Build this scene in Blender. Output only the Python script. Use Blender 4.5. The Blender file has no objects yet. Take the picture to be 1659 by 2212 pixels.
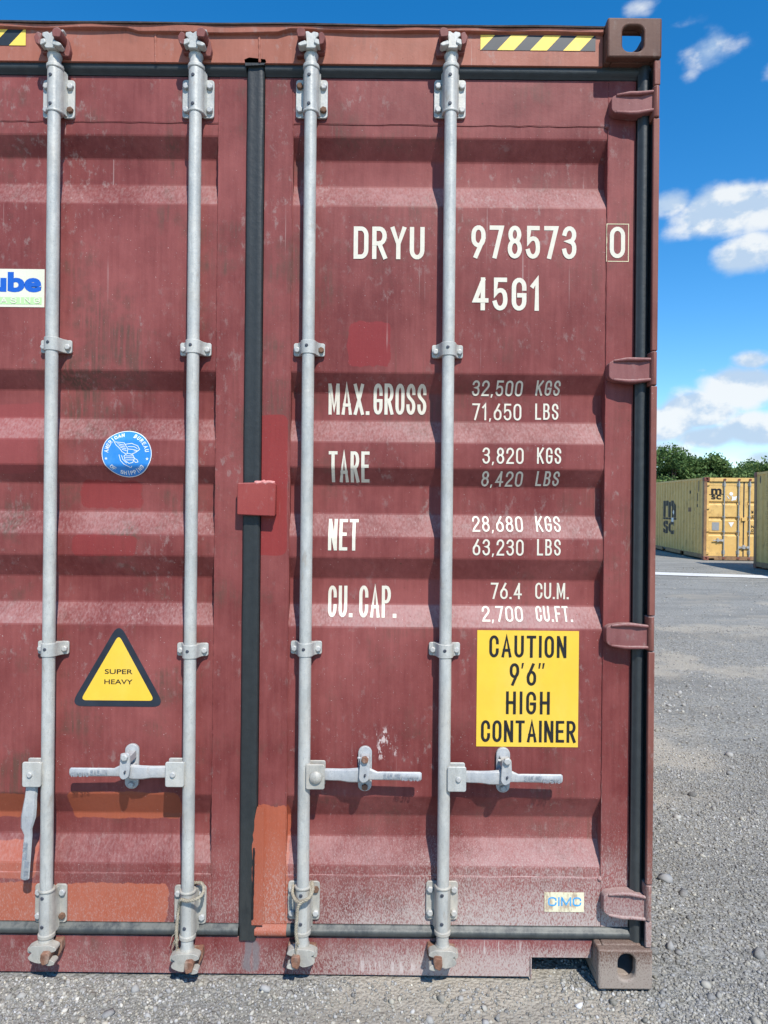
import bpy, bmesh, math, random
import numpy as np
from mathutils import Vector, Matrix, noise as mnoise
random.seed(7); rng = np.random.default_rng(7)
PI = math.pi
S = bpy.context.scene
COL = S.collection

# ------------------------------------------------------------------ camera, world, sun, exposure
CX, DIST, CZ, ROLL, FPX = 0.405, 2.085, 1.416, 0.0100, 1513.0      # FPX: focal length in picture units (picture 1659 x 2212)
cam_d = bpy.data.cameras.new('camera'); cam = bpy.data.objects.new('camera', cam_d); COL.objects.link(cam)
cam.location = (CX, -DIST, CZ); cam.rotation_euler = (PI/2, -ROLL, 0)
cam_d.sensor_fit = 'VERTICAL'; cam_d.sensor_height = 36; cam_d.lens = 36*FPX/2212
cam_d.clip_start = 0.05; cam_d.clip_end = 3000
S.camera = cam
S.view_settings.view_transform = 'Standard'; S.view_settings.look = 'None'
S.view_settings.exposure = 0.42; S.view_settings.gamma = 1.0

SUNV = Vector((0.36, -1.0, 1.3)).normalized()                       # towards the sun
sun_d = bpy.data.lights.new('sun', 'SUN'); sun = bpy.data.objects.new('sun', sun_d); COL.objects.link(sun)
sun_d.energy = 4.2; sun_d.angle = math.radians(0.53); sun_d.color = (1.0, 0.95, 0.88)
sun.rotation_mode = 'QUATERNION'; sun.rotation_quaternion = (-SUNV).to_track_quat('-Z', 'Y'); sun.location = (4, -8, 12)

YO = 0.0            # how far the door plane and its hardware are set forward of their design depth
def W(px, py, y):
    """picture point -> point on the plane at design depth y"""
    a = (px-829.5)/FPX; b = (py-1106)/FPX
    X = a*math.cos(ROLL)+b*math.sin(ROLL); Z = -a*math.sin(ROLL)+b*math.cos(ROLL)
    D = y+YO+DIST
    return Vector((CX+X*D, y, CZ-Z*D))

# ---- node helpers
class NT:
    def __init__(s, tree): s.t = tree; s.n = tree.nodes; s.l = tree.links
    def new(s, typ, **kw):
        n = s.n.new(typ)
        for k, v in kw.items(): setattr(n, k, v)
        return n
    def put(s, sock, v):
        if isinstance(v, bpy.types.NodeSocket): s.l.new(v, sock)
        elif v is not None:
            if isinstance(v, (tuple, list)) and len(v) == 3 and sock.type == 'RGBA': v = (*v, 1)
            sock.default_value = v
    def math(s, op, a, b=None, c=None, clamp=False):
        n = s.new('ShaderNodeMath', operation=op, use_clamp=clamp)
        s.put(n.inputs[0], a); s.put(n.inputs[1], b); s.put(n.inputs[2], c); return n.outputs[0]
    def vmath(s, op, a, b=None):
        n = s.new('ShaderNodeVectorMath', operation=op); s.put(n.inputs[0], a); s.put(n.inputs[1], b)
        return n.outputs['Value'] if op in ('LENGTH', 'DOT_PRODUCT') else n.outputs[0]
    def noise(s, vec, scale, detail=3, rough=.55, dist=0):
        n = s.new('ShaderNodeTexNoise'); s.put(n.inputs['Vector'], vec); s.put(n.inputs['Scale'], scale)
        s.put(n.inputs['Detail'], detail); s.put(n.inputs['Roughness'], rough); s.put(n.inputs['Distortion'], dist); return n.outputs[0]
    def voro(s, vec, scale, feature='F1', out=0):
        n = s.new('ShaderNodeTexVoronoi', feature=feature); s.put(n.inputs['Vector'], vec); s.put(n.inputs['Scale'], scale); return n.outputs[out]
    def ramp(s, f, *stops):
        n = s.new('ShaderNodeValToRGB'); s.put(n.inputs[0], f); e = n.color_ramp.elements
        while len(e) < len(stops): e.new(0.5)
        for el, (p, c) in zip(e, stops):
            el.position = p; el.color = (*c, 1) if isinstance(c, tuple) else (c, c, c, 1)
        return n.outputs[0]
    def rng(s, v, a, b, c=0., d=1., smooth=True):
        n = s.new('ShaderNodeMapRange', interpolation_type='SMOOTHSTEP' if smooth else 'LINEAR')
        for i, q in enumerate((v, a, b, c, d)): s.put(n.inputs[i], q)
        return n.outputs[0]
    def mix(s, f, a, b, mode='MIX'):
        n = s.new('ShaderNodeMix', data_type='RGBA', blend_type=mode)
        s.put(n.inputs[0], f); s.put(n.inputs[6], a); s.put(n.inputs[7], b); return n.outputs[2]
    def sep(s, v):
        n = s.new('ShaderNodeSeparateXYZ'); s.put(n.inputs[0], v); return n.outputs
    def comb(s, x, y, z):
        n = s.new('ShaderNodeCombineXYZ')
        for i, q in enumerate((x, y, z)): s.put(n.inputs[i], q)
        return n.outputs[0]
    def bump(s, h, strength=.3, dist=.01, normal=None):
        n = s.new('ShaderNodeBump'); s.put(n.inputs['Strength'], strength); s.put(n.inputs['Distance'], dist); s.put(n.inputs['Height'], h)
        if normal is not None: s.put(n.inputs['Normal'], normal)
        return n.outputs[0]
    def obj(s): return s.new('ShaderNodeTexCoord').outputs['Object']

# ---- sky: Nishita plus clouds laid out by direction (azimuth, tangent of elevation)
world = bpy.data.worlds.new('World'); S.world = world; world.use_nodes = True
w = NT(world.node_tree); w.n.clear()
sky = w.new('ShaderNodeTexSky', sky_type='NISHITA'); sky.sun_disc = False
sky.sun_elevation = math.asin(SUNV.z); sky.sun_rotation = math.atan2(SUNV.x, SUNV.y)
sky.air_density = 1.0; sky.dust_density = 0.1; sky.ozone_density = 2.2; sky.altitude = 50
hs = w.new('ShaderNodeHueSaturation'); hs.inputs['Saturation'].default_value = 1.42; hs.inputs['Hue'].default_value = 0.500
w.l.new(sky.outputs[0], hs.inputs['Color'])
bg = w.new('ShaderNodeBackground'); w.l.new(hs.outputs[0], bg.inputs[0]); bg.inputs[1].default_value = 0.15
dr = w.new('ShaderNodeTexCoord').outputs['Generated']
dx, dy, dz = w.sep(dr)
u = w.math('ARCTAN2', dx, dy)
v = w.math('DIVIDE', dz, w.math('SQRT', w.math('ADD', w.math('MULTIPLY', dx, dx), w.math('MULTIPLY', dy, dy))))
uv = w.comb(u, v, 0.0)
def blob(px, py, rx, ry, amp):
    a = (px-829.5)/FPX; b = (1106+.01*(px-829.5)-py)/FPX
    az = math.atan(a); te = b*math.cos(az); k = math.cos(az)/FPX
    d = w.vmath('LENGTH', w.vmath('MULTIPLY', w.vmath('SUBTRACT', uv, (az, te, 0)), (1/(rx*k), 1/(ry*k), 0)))
    return w.math('MULTIPLY', w.rng(d, 1.0, 0.0), amp)
BL = [(1525, 112, 110, 75, .70), (1488, 160, 50, 50, .40), (1660, 150, 70, 60, .52), (1375, 12, 75, 42, .50), (1470, 50, 60, 30, .3),
      (1560, 455, 170, 95, 1.35), (1605, 550, 120, 75, 1.1), (1445, 440, 90, 55, .95), (1660, 440, 120, 85, 1.2), (1500, 490, 110, 50, .8),
      (1622, 780, 75, 42, 1.0), (1515, 800, 45, 16, .35),
      (1600, 835, 140, 80, 1.4), (1500, 885, 140, 75, 1.3), (1430, 915, 130, 70, 1.25), (1640, 930, 150, 70, 1.3), (1530, 945, 150, 50, 1.1), (1655, 990, 110, 45, .95), (1445, 975, 140, 45, .85),
      (1200, 960, 300, 80, .8), (700, 900, 320, 120, .8), (150, 880, 300, 110, .9), (1950, 600, 240, 140, .95), (2150, 920, 380, 110, .95), (2300, 300, 200, 120, .7)]
acc = None
for q in BL:
    bq = blob(*q); acc = bq if acc is None else w.math('MAXIMUM', acc, bq)
n1 = w.noise(w.vmath('MULTIPLY', uv, (1.0, 1.25, 1)), 15, 7, .55)
n1b = w.noise(w.vmath('MULTIPLY', w.vmath('ADD', uv, (0.010, 0.020, 0)), (1.0, 1.25, 1)), 15, 7, .55)
puff = w.voro(w.vmath('ADD', uv, w.comb(w.math('MULTIPLY', n1, .05), w.math('MULTIPLY', n1b, .05), 0.0)), 26, 'SMOOTH_F1')
dens = w.math('ADD', acc, w.math('MULTIPLY', w.math('SUBTRACT', n1, .5), 1.25))
dens = w.math('SUBTRACT', dens, w.math('MULTIPLY', puff, .35))
mask = w.math('MULTIPLY', w.rng(dens, .06, .70), w.rng(acc, 0.0, .25))
shade = w.rng(w.math('ADD', w.math('MULTIPLY', w.math('SUBTRACT', n1, n1b), 4.2), w.math('MULTIPLY', w.math('SUBTRACT', .42, puff), .8)), -.35, .42)
ccol = w.mix(shade, (.40, .51, .65), (.68, .71, .73))
bc = w.new('ShaderNodeBackground'); w.put(bc.inputs[0], ccol); bc.inputs[1].default_value = 1.0
ms = w.new('ShaderNodeMixShader'); w.put(ms.inputs[0], w.math('MULTIPLY', mask, .95)); w.l.new(bg.outputs[0], ms.inputs[1]); w.l.new(bc.outputs[0], ms.inputs[2])
wo = w.new('ShaderNodeOutputWorld'); w.l.new(ms.outputs[0], wo.inputs[0])

# ------------------------------------------------------------------ mesh helpers
class MB:
    def __init__(s): s.v = []; s.f = []; s.m = []; s.cur = 0
    def add(s, vs, fs):
        o = len(s.v); s.v += [tuple(q) for q in vs]
        for f in fs: s.f.append([i+o for i in f]); s.m.append(s.cur)
    def box(s, x0, x1, y0, y1, z0, z1):
        s.add([(x0,y0,z0),(x1,y0,z0),(x1,y1,z0),(x0,y1,z0),(x0,y0,z1),(x1,y0,z1),(x1,y1,z1),(x0,y1,z1)],
              [(0,1,5,4),(1,2,6,5),(2,3,7,6),(3,0,4,7),(4,5,6,7),(3,2,1,0)])
    def prism(s, poly, y0, y1, f=None):
        """poly in (x,z) extruded from y0 to y1; f remaps (x,y,z)"""
        n = len(poly); vs = [(x, y0, z) for x, z in poly]+[(x, y1, z) for x, z in poly]
        if f: vs = [f(*q) for q in vs]
        s.add(vs, [list(range(n)), list(range(2*n-1, n-1, -1))]+[(i, n+i, n+(i+1) % n, (i+1) % n) for i in range(n)])
    def flat(s, poly, y): s.add([(x, y, z) for x, z in poly], [list(range(len(poly)))])
    def loft(s, rings, caps=True, closed=True):
        n = len(rings[0]); vs = [p for r in rings for p in r]; fs = []
        for k in range(len(rings)-1):
            for i in range(n if closed else n-1):
                j = (i+1) % n; fs.append((k*n+i, k*n+j, (k+1)*n+j, (k+1)*n+i))
        if caps and closed: fs += [list(range(n))[::-1], list(range((len(rings)-1)*n, len(rings)*n))]
        s.add(vs, fs)
    def lathe(s, x, y, prof, n=20):
        s.loft([[(x+r*math.cos(2*PI*i/n), y+r*math.sin(2*PI*i/n), z) for i in range(n)] for r, z in prof])
    def cyl(s, p0, p1, r0, r1=None, n=14):
        s.tube([p0, p1], [r0, r0 if r1 is None else r1], n)
    def tube(s, pts, rr, n=8):
        pts = [Vector(p) for p in pts]
        if not hasattr(rr, '__len__'): rr = [rr]*len(pts)
        rings = []; up = None
        for i, p in enumerate(pts):
            t = (pts[min(i+1, len(pts)-1)]-pts[max(i-1, 0)]).normalized()
            if up is None: up = t.orthogonal().normalized()
            up = (up-t*up.dot(t)); up = up.normalized() if up.length > 1e-6 else t.orthogonal().normalized()
            bi = t.cross(up)
            rings.append([p+(up*math.cos(2*PI*k/n)+bi*math.sin(2*PI*k/n))*rr[i] for k in range(n)])
        s.loft(rings)
    def profile(s, prof, axis, t0, t1):
        """prof: (a, y) cross-section; axis 'z': a is x, axis 'x': a is z"""
        if axis == 'z': s.loft([[(a, y, t) for a, y in prof] for t in (t0, t1)])
        else: s.loft([[(t, y, a) for a, y in prof] for t in (t0, t1)])
    def bolt(s, x, z, y, r=.011, h=.009, rot=.3):
        a = [(x+r*math.cos(rot+i*PI/3), z+r*math.sin(rot+i*PI/3)) for i in range(6)]
        s.loft([[(q[0], y, q[1]) for q in a], [(q[0], y-h*.75, q[1]) for q in a], [(x+(q[0]-x)*.82, y-h, z+(q[1]-z)*.82) for q in a]])
    def build(s, name, mats, parent=None, bevel=0, seg=2, ang=38, edit=None):
        me = bpy.data.meshes.new(name); me.from_pydata([(p[0], p[1]+YO, p[2]) for p in s.v] if YO else s.v, [], s.f)
        if not isinstance(mats, (list, tuple)): mats = [mats]
        for m in mats: me.materials.append(m)
        me.polygons.foreach_set('material_index', s.m)
        bm = bmesh.new(); bm.from_mesh(me)
        if edit: edit(bm)
        bmesh.ops.recalc_face_normals(bm, faces=bm.faces)
        bm.to_mesh(me); bm.free()
        me.shade_smooth(); me.set_sharp_from_angle(angle=math.radians(ang)); me.update()
        o = bpy.data.objects.new(name, me); COL.objects.link(o)
        if parent: o.parent = parent
        if bevel:
            b = o.modifiers.new('edge', 'BEVEL'); b.width = bevel; b.segments = seg; b.limit_method = 'ANGLE'; b.angle_limit = math.radians(40)
        return o
def tag(o, label=None, cat=None, group=None, kind=None):
    for k, q in (('label', label), ('category', cat), ('group', group), ('kind', kind)):
        if q: o[k] = q
    return o
def empty(name, loc=(0, 0, 0), rot=(0, 0, 0)):
    o = bpy.data.objects.new(name, None); COL.objects.link(o); o.location = loc; o.rotation_euler = rot; o.empty_display_size = .2; return o
def rrect(x0, x1, z0, z1, r, n=4):
    out = []
    for cx, cz, a in ((x1-r, z1-r, 0), (x0+r, z1-r, 90), (x0+r, z0+r, 180), (x1-r, z0+r, 270)):
        for i in range(n+1):
            t = math.radians(a+90*i/n); out.append((cx+r*math.cos(t), cz+r*math.sin(t)))
    return out
def round_poly(pts, r, n=4):
    out = []; N = len(pts)
    for i in range(N):
        p0, p, p1 = Vector(pts[i-1]), Vector(pts[i]), Vector(pts[(i+1) % N])
        d0 = (p0-p); d1 = (p1-p); q = min(r, d0.length*.45, d1.length*.45)
        a = p+d0.normalized()*q; b = p+d1.normalized()*q
        for k in range(n+1):
            t = k/n; out.append(tuple(a*(1-t)**2+p*2*t*(1-t)+b*t*t))
    return out
def round_line(pts, r, n=4):
    out = [tuple(pts[0])]
    for i in range(1, len(pts)-1):
        p0, p, p1 = Vector(pts[i-1]), Vector(pts[i]), Vector(pts[i+1])
        d0 = p0-p; d1 = p1-p; q = min(r, d0.length*.45, d1.length*.45)
        a = p+d0.normalized()*q; b = p+d1.normalized()*q
        for k in range(n+1):
            t = k/n; out.append(tuple(a*(1-t)**2+p*2*t*(1-t)+b*t*t))
    out.append(tuple(pts[-1])); return out

# ------------------------------------------------------------------ materials
def newmat(name, rough=.6, spec=.35, metal=0.):
    m = bpy.data.materials.new(name); m.use_nodes = True
    t = NT(m.node_tree); b = t.n['Principled BSDF']
    b.inputs['Roughness'].default_value = rough; b.inputs['Specular IOR Level'].default_value = spec; b.inputs['Metallic'].default_value = metal
    return m, t, b

# node group: soft-edged box in (x,z) with a ragged border
bxg = bpy.data.node_groups.new('box_mask', 'ShaderNodeTree')
for nm, ty in (('P', 'NodeSocketVector'), ('x0', 'NodeSocketFloat'), ('x1', 'NodeSocketFloat'), ('z0', 'NodeSocketFloat'), ('z1', 'NodeSocketFloat'), ('amp', 'NodeSocketFloat'), ('soft', 'NodeSocketFloat'), ('scale', 'NodeSocketFloat')):
    bxg.interface.new_socket(nm, in_out='INPUT', socket_type=ty)
bxg.interface.new_socket('Mask', in_out='OUTPUT', socket_type='NodeSocketFloat')
g = NT(bxg); gi = g.new('NodeGroupInput').outputs; go = g.new('NodeGroupOutput')
gx, gy, gz_ = g.sep(gi['P'])
def half(p, a, b):
    c_ = g.math('MULTIPLY', g.math('ADD', a, b), .5); h_ = g.math('MULTIPLY', g.math('SUBTRACT', b, a), .5)
    return g.math('ADD', g.math('SUBTRACT', g.math('ABSOLUTE', g.math('SUBTRACT', p, c_)), h_), .022)
qx, qz = half(gx, gi['x0'], gi['x1']), half(gz_, gi['z0'], gi['z1'])
gl = g.vmath('LENGTH', g.comb(g.math('MAXIMUM', qx, 0.0), g.math('MAXIMUM', qz, 0.0), 0.0))
gm = g.math('SUBTRACT', .022, gl)
gn = g.noise(gi['P'], gi['scale'], 5, .65)
gm = g.math('ADD', gm, g.math('MULTIPLY', g.math('SUBTRACT', gn, .5), gi['amp']))
g.l.new(g.rng(gm, 0.0, gi['soft']), go.inputs[0])
def boxmask(t, P, x0, x1, z0, z1, amp=.02, soft=.004, scale=30.):
    n = t.new('ShaderNodeGroup'); n.node_tree = bxg; t.put(n.inputs[0], P)
    for i, q in enumerate((x0, x1, z0, z1, amp, soft, scale)): n.inputs[i+1].default_value = q
    return n.outputs[0]
def pxbox(l, tp, r, bt, y=.088):
    a = W(l, tp, y); b = W(r, bt, y); return (min(a.x, b.x), max(a.x, b.x), min(a.z, b.z), max(a.z, b.z))

def paint(name, lo, hi, patches=(), dust_top=.62, dust_amt=.5, brown=.3, dustc=(.45, .385, .35), up=.45, upc=None, drips=(), splat=False, rough=.52):
    m, t, b = newmat(name, rough, .2)
    P = t.obj(); px, py, pz = t.sep(P)
    Pv = t.vmath('MULTIPLY', P, (1, 1, .055))
    big = t.noise(P, 2.3, 6, .6); streak = t.noise(Pv, 75, 4, .6); med = t.noise(t.vmath('MULTIPLY', P, (1, 1, .5)), 26, 5, .65)
    f = t.math('ADD', t.math('MULTIPLY', big, .64), t.math('ADD', t.math('MULTIPLY', streak, .19), t.math('MULTIPLY', med, .17)))
    c = t.ramp(f, (.39, lo), (.60, hi))
    # worn chalky blotches and brown grime
    blot = t.math('MULTIPLY', t.rng(t.noise(t.vmath('MULTIPLY', P, (1, 1, .6)), 42, 6, .7), .54, .68), t.rng(t.noise(P, 3.7, 3), .42, .64))
    c = t.mix(t.math('MULTIPLY', blot, .40), c, tuple(q*.72 for q in dustc))
    grime = t.math('MULTIPLY', t.rng(t.noise(P, 5.0, 7, .68), .50, .70), t.rng(t.noise(Pv, 120, 3), .30, .60))
    c = t.mix(t.math('MULTIPLY', grime, t.math('MULTIPLY', t.rng(px, .9, -.5, .8, 1.45), brown), clamp=True), c, (.105, .056, .042))
    rrun = t.math('MULTIPLY', t.rng(t.noise(t.vmath('MULTIPLY', t.vmath('ADD', P, (7, 3, 2)), (1, 1, .02)), 60, 3, .6), .60, .74), t.rng(t.noise(P, 3.1, 4), .45, .66))
    c = t.mix(t.math('MULTIPLY', rrun, .45), c, (.12, .055, .038))
    for bx, colr, amt, kw in patches:
        mk = boxmask(t, P, *bx, **kw)
        cc = t.mix(t.rng(t.noise(Pv, 160, 3), .35, .7, 0, .30), colr, tuple(q*.78 for q in colr))
        c = t.mix(t.math('MULTIPLY', mk, amt), c, cc)
    # dust splash, thicker near the ground
    spk = t.noise(t.vmath('MULTIPLY', P, (1, 1, .42)), 340, 4, .75)
    lvl = t.rng(pz, dust_top, 0.03, 0, 1)
    lvl = t.math('MULTIPLY', lvl, t.rng(t.math('ADD', px, t.math('MULTIPLY', t.noise(P, 3.0, 3), 1.2)), .1, 1.5, .45, 1.15))
    dm = t.rng(t.math('ADD', spk, t.math('MULTIPLY', lvl, .22)), .57, .76)
    c = t.mix(t.math('MULTIPLY', dm, t.math('MULTIPLY', t.math('ADD', lvl, .10), dust_amt), clamp=True), c, dustc)
    film = t.math('MULTIPLY', t.math('MULTIPLY', lvl, t.rng(t.noise(P, 9, 4), .3, .7)), dust_amt*.22)
    c = t.mix(film, c, dustc)
    # dust lying on upward slopes
    nz = t.sep(t.new('ShaderNodeNewGeometry').outputs['Normal'])[2]
    um = t.math('MULTIPLY', t.rng(nz, .15, .6), t.rng(t.math('ADD', t.math('MULTIPLY', t.noise(t.vmath('MULTIPLY', P, (1, 1, .2)), 160, 3), .45), t.math('MULTIPLY', big, .65)), .38, .74))
    c = t.mix(t.math('MULTIPLY', um, up), c, upc or dustc)
    # small pale chips and rust pits
    chip = t.rng(t.noise(P, 210, 2, .5), .735, .76)
    c = t.mix(t.math('MULTIPLY', chip, .55), c, (.55, .47, .44))
    pit = t.math('MULTIPLY', t.rng(t.noise(t.vmath('ADD', P, (3, 1, 7)), 130, 2, .5), .715, .745), t.rng(t.noise(P, 2.1, 2), .45, .6))
    c = t.mix(t.math('MULTIPLY', pit, .75), c, (.10, .045, .03))
    # pale run marks
    run = t.math('MULTIPLY', t.rng(t.noise(t.vmath('MULTIPLY', P, (1, 1, .012)), 95, 2, .5), .70, .76), t.rng(t.noise(P, 4.0, 3), .48, .62))
    c = t.mix(t.math('MULTIPLY', run, .30), c, (.50, .42, .38))
    for bx, sc_, th_, colr, am in drips:
        mk = boxmask(t, P, *bx, amp=.02, soft=.012, scale=22.)
        c = t.mix(t.math('MULTIPLY', t.math('MULTIPLY', mk, t.rng(t.noise(t.vmath('MULTIPLY', P, (1, 1, .06)), sc_, 3, .6), th_, th_+.07)), am), c, colr)
    if splat:
        sb = pxbox(805, 1560, 862, 1640); mk = boxmask(t, P, *sb, amp=.045, soft=.02, scale=24.)
        sp = t.rng(t.noise(t.vmath('MULTIPLY', P, (1, 1, .45)), 80, 4, .6), .54, .60)
        c = t.mix(t.math('MULTIPLY', t.math('MULTIPLY', mk, sp), .75), c, (.62, .52, .48))
        sb = pxbox(745, 1895, 880, 1965); mk = boxmask(t, P, *sb, amp=.10, soft=.08, scale=14.)
        c = t.mix(t.math('MULTIPLY', t.math('MULTIPLY', mk, t.rng(t.noise(P, 30, 4), .4, .6)), .55), c, (.07, .065, .075))
    t.put(b.inputs['Base Color'], c)
    t.put(b.inputs['Roughness'], t.rng(dm, 0, 1, rough, .85))
    h = t.math('ADD', t.math('MULTIPLY', t.noise(P, 5, 2), 1.8), t.math('ADD', t.math('MULTIPLY', t.noise(P, 220, 3), .10), t.math('MULTIPLY', t.noise(P, 45, 2), .22)))
    t.put(b.inputs['Normal'], t.bump(h, .5, .004))
    return m

RED = (.25, .032, .030); ORANGE = (.38, .098, .052)
LO = (.148, .032, .030); HI = (.258, .073, .066)
door_patches = [
    (pxbox(752, 697, 843, 795), (.235, .033, .034), .9, dict(amp=.034, soft=.003, scale=24.)),
    (pxbox(556, 897, 622, 1200), RED, .85, dict(amp=.012, soft=.003, scale=18.)),
    (pxbox(541, 1732, 624, 2016), ORANGE, .95, dict(amp=.034, soft=.002, scale=22.)),
    (pxbox(168, 1035, 305, 1100), (.225, .033, .032), .8, dict(amp=.03, soft=.006, scale=26.)),
    (pxbox(160, 1153, 300, 1203), (.225, .033, .032), .8, dict(amp=.018, soft=.004, scale=26.)),
    (pxbox(-200, 865, 88, 1022), (.27, .058, .056), .65, dict(amp=.05, soft=.006, scale=7.)),
    (pxbox(150, 1703, 392, 1776), (.34, .088, .044), .92, dict(amp=.02, soft=.004, scale=20.)),
    (pxbox(-300, 1706, 84, 1772), (.34, .088, .044), .92, dict(amp=.02, soft=.004, scale=20.)),
    (pxbox(-300, 1812, 86, 1892), (.38, .110, .070), .85, dict(amp=.02, soft=.004, scale=16.)),
    (pxbox(-300, 1893, 368, 1986), (.38, .104, .058), .95, dict(amp=.030, soft=.003, scale=24.)),
]
M = {}
M['door'] = paint('maroon_paint', LO, HI, door_patches, splat=True, dust_amt=.85, up=.62, upc=(.43, .30, .285), brown=.62)
M['header'] = paint('faded_header_paint', (.28, .092, .058), (.37, .140, .098), dust_amt=.3, brown=.30, up=.2)
M['sill'] = paint('sill_paint', LO, (.27, .086, .084), dust_top=.16, dust_amt=.7, brown=.4, drips=(
    (pxbox(985, 2030, 1145, 2066, .054), 110., .52, (.56, .50, .46), .6), (pxbox(520, 2030, 562, 2105, .054), 40., .38, (.16, .165, .17), .7), (pxbox(740, 2075, 900, 2108, .054), 50., .50, (.55, .48, .45), .6)))
M['post'] = paint('post_paint', (.16, .055, .042), (.24, .092, .070), dust_amt=.55, brown=.45)
M['hinge'] = paint('hinge_paint', (.17, .055, .052), (.26, .105, .098), dust_amt=.6, brown=.3)
M['casting'] = paint('casting_paint', (.075, .034, .024), (.14, .068, .047), dust_top=.20, dust_amt=1.0, brown=.45, dustc=(.30, .25, .21))
M['keeper'] = paint('keeper_paint', (.15, .045, .038), (.24, .09, .078), dust_amt=.4, brown=.35)
M['lockplate'] = paint('fresh_red_paint', (.235, .038, .034), (.285, .058, .050), dust_amt=.1, brown=.1, up=.1)
M['oldorange'] = paint('orange_touch_up', (.30, .078, .042), (.36, .095, .052), dust_amt=.3, brown=.1, up=.1)
M['wall'] = paint('maroon_wall', LO, HI, dust_amt=.4)

def galv(name, c0, c1, dust=.3, dustc=(.50, .46, .39)):
    m, t, b = newmat(name, .48, .45, .12)
    P = t.obj(); n = t.noise(t.vmath('MULTIPLY', P, (1, 1, .35)), 22, 6, .6)
    c = t.ramp(n, (.32, c0), (.68, c1))
    c = t.mix(t.math('MULTIPLY', t.rng(t.noise(P, 260, 2, .5), .60, .70), .45), c, tuple(q*.62 for q in c0))
    d = t.math('MULTIPLY', t.rng(t.noise(P, 7, 5, .65), .42, .70), dust)
    c = t.mix(d, c, dustc)
    rs = t.math('MULTIPLY', t.rng(t.noise(t.vmath('MULTIPLY', t.vmath('ADD', P, (5, 2, 1)), (1, 1, .3)), 34, 5, .65), .62, .74), .45)
    c = t.mix(rs, c, (.27, .18, .11))
    zn = t.rng(t.voro(t.vmath('MULTIPLY', P, (1, 1, .6)), 95, out=1), .2, .9, .0, .16)
    c = t.mix(zn, c, tuple(q*.55 for q in c0))
    sc = t.rng(t.noise(t.vmath('MULTIPLY', P, (1, 1, .05)), 240, 3, .6), .62, .70, 0, .35)
    c = t.mix(sc, c, tuple(q*.60 for q in c0))
    t.put(b.inputs['Base Color'], c); t.put(b.inputs['Roughness'], t.rng(n, .3, .7, .42, .62))
    t.put(b.inputs['Normal'], t.bump(t.math('ADD', t.noise(P, 120, 3), t.math('MULTIPLY', t.noise(P, 25, 2), 1.5)), .22, .003)); return m
M['galv'] = galv('galvanised_steel', (.38, .385, .36), (.53, .53, .49), .45)
M['galvd'] = galv('dusty_galvanised_steel', (.32, .31, .275), (.47, .45, .395), .8)
M['galvh'] = galv('handle_steel', (.36, .375, .385), (.48, .485, .475), .45)
M['boltc'] = galv('bolt_steel', (.38, .39, .38), (.50, .50, .48), .5)

def simple(name, c, rough=.6, var=.18, scale=30., bump=.15, spec=.35, dust=None, dscale=8., damt=.4):
    m, t, b = newmat(name, rough, spec); P = t.obj()
    cc = t.ramp(t.noise(P, scale, 5, .62), (.3, tuple(q*(1-var) for q in c)), (.7, tuple(min(1, q*(1+var)) for q in c)))
    if dust: cc = t.mix(t.math('MULTIPLY', t.rng(t.noise(t.vmath('MULTIPLY', P, (1, 1, .5)), dscale, 6, .68), .44, .68), damt), cc, dust)
    t.put(b.inputs['Base Color'], cc)
    if bump: t.put(b.inputs['Normal'], t.bump(t.noise(P, scale*4, 3), bump, .003))
    return m
def rubber(name, c0, damt):
    m, t, b = newmat(name, .5, .4); P = t.obj(); pz = t.sep(P)[2]
    c = t.ramp(t.noise(P, 40, 4), (.3, c0), (.7, tuple(q*1.35 for q in c0)))
    nz = t.sep(t.new('ShaderNodeNewGeometry').outputs['Normal'])[2]
    k = t.math('ADD', t.math('MULTIPLY', t.rng(nz, .05, .55), .45), t.math('MULTIPLY', t.rng(pz, .7, .05), .16))
    c = t.mix(t.math('MULTIPLY', t.math('MULTIPLY', k, t.rng(t.noise(t.vmath('MULTIPLY', P, (1, 1, .4)), 30, 5, .7), .30, .62)), damt), c, (.20, .20, .17))
    t.put(b.inputs['Base Color'], c); t.put(b.inputs['Normal'], t.bump(t.noise(P, 70, 4), .3, .003)); return m
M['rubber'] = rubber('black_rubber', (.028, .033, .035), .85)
M['rubberd'] = rubber('old_rubber', (.017, .020, .021), .5)
M['dark'] = simple('dark_edge_strip', (.045, .030, .025), .8, .5, 40., .4)  # near-black colour of the strip along the header top
M['rivet'] = simple('dark_rivet', (.05, .055, .07), .5, .2, 60., 0)
M['rust'] = simple('rusty_steel', (.20, .10, .065), .85, .4, 60., .5, .2, (.38, .30, .24), 30., .6)
M['rustbolt'] = simple('rusty_bolt', (.15, .085, .055), .85, .35, 90., .3, .2)
M['letter'] = simple('white_lettering', (.66, .62, .51), .55, .06, 60., 0, .3, (.60, .48, .36), 9., .28)
M['lbox'] = simple('pale_yellow_line', (.70, .62, .40), .6, .1, 60., 0)
M['black'] = simple('black_print', (.014, .014, .016), .5, .2, 40., 0)
M['yellow'] = simple('yellow_vinyl', (.78, .50, .045), .45, .05, 12., 0, .4, (.80, .56, .14), 4., .3)
M['hazy'] = simple('yellow_film', (.86, .60, .10), .5, .06, 20., 0, .35, (.75, .58, .26), 9., .35)
M['hazb'] = simple('black_film', (.020, .026, .032), .45, .2, 20., 0, .4, (.08, .09, .09), 9., .2)
M['navy'] = simple('navy_print', (.020, .026, .038), .45, .2, 20., 0)
M['blue'] = simple('blue_sticker', (.020, .20, .56), .4, .12, 6., 0, .5, (.12, .38, .70), 10., .4)
M['bluel'] = simple('blue_print', (.010, .10, .46), .45, .08, 10., 0)
M['cyan'] = simple('cyan_print', (.03, .33, .70), .5, .1, 30., 0, .3, (.40, .55, .60), 60., .5)
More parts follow.
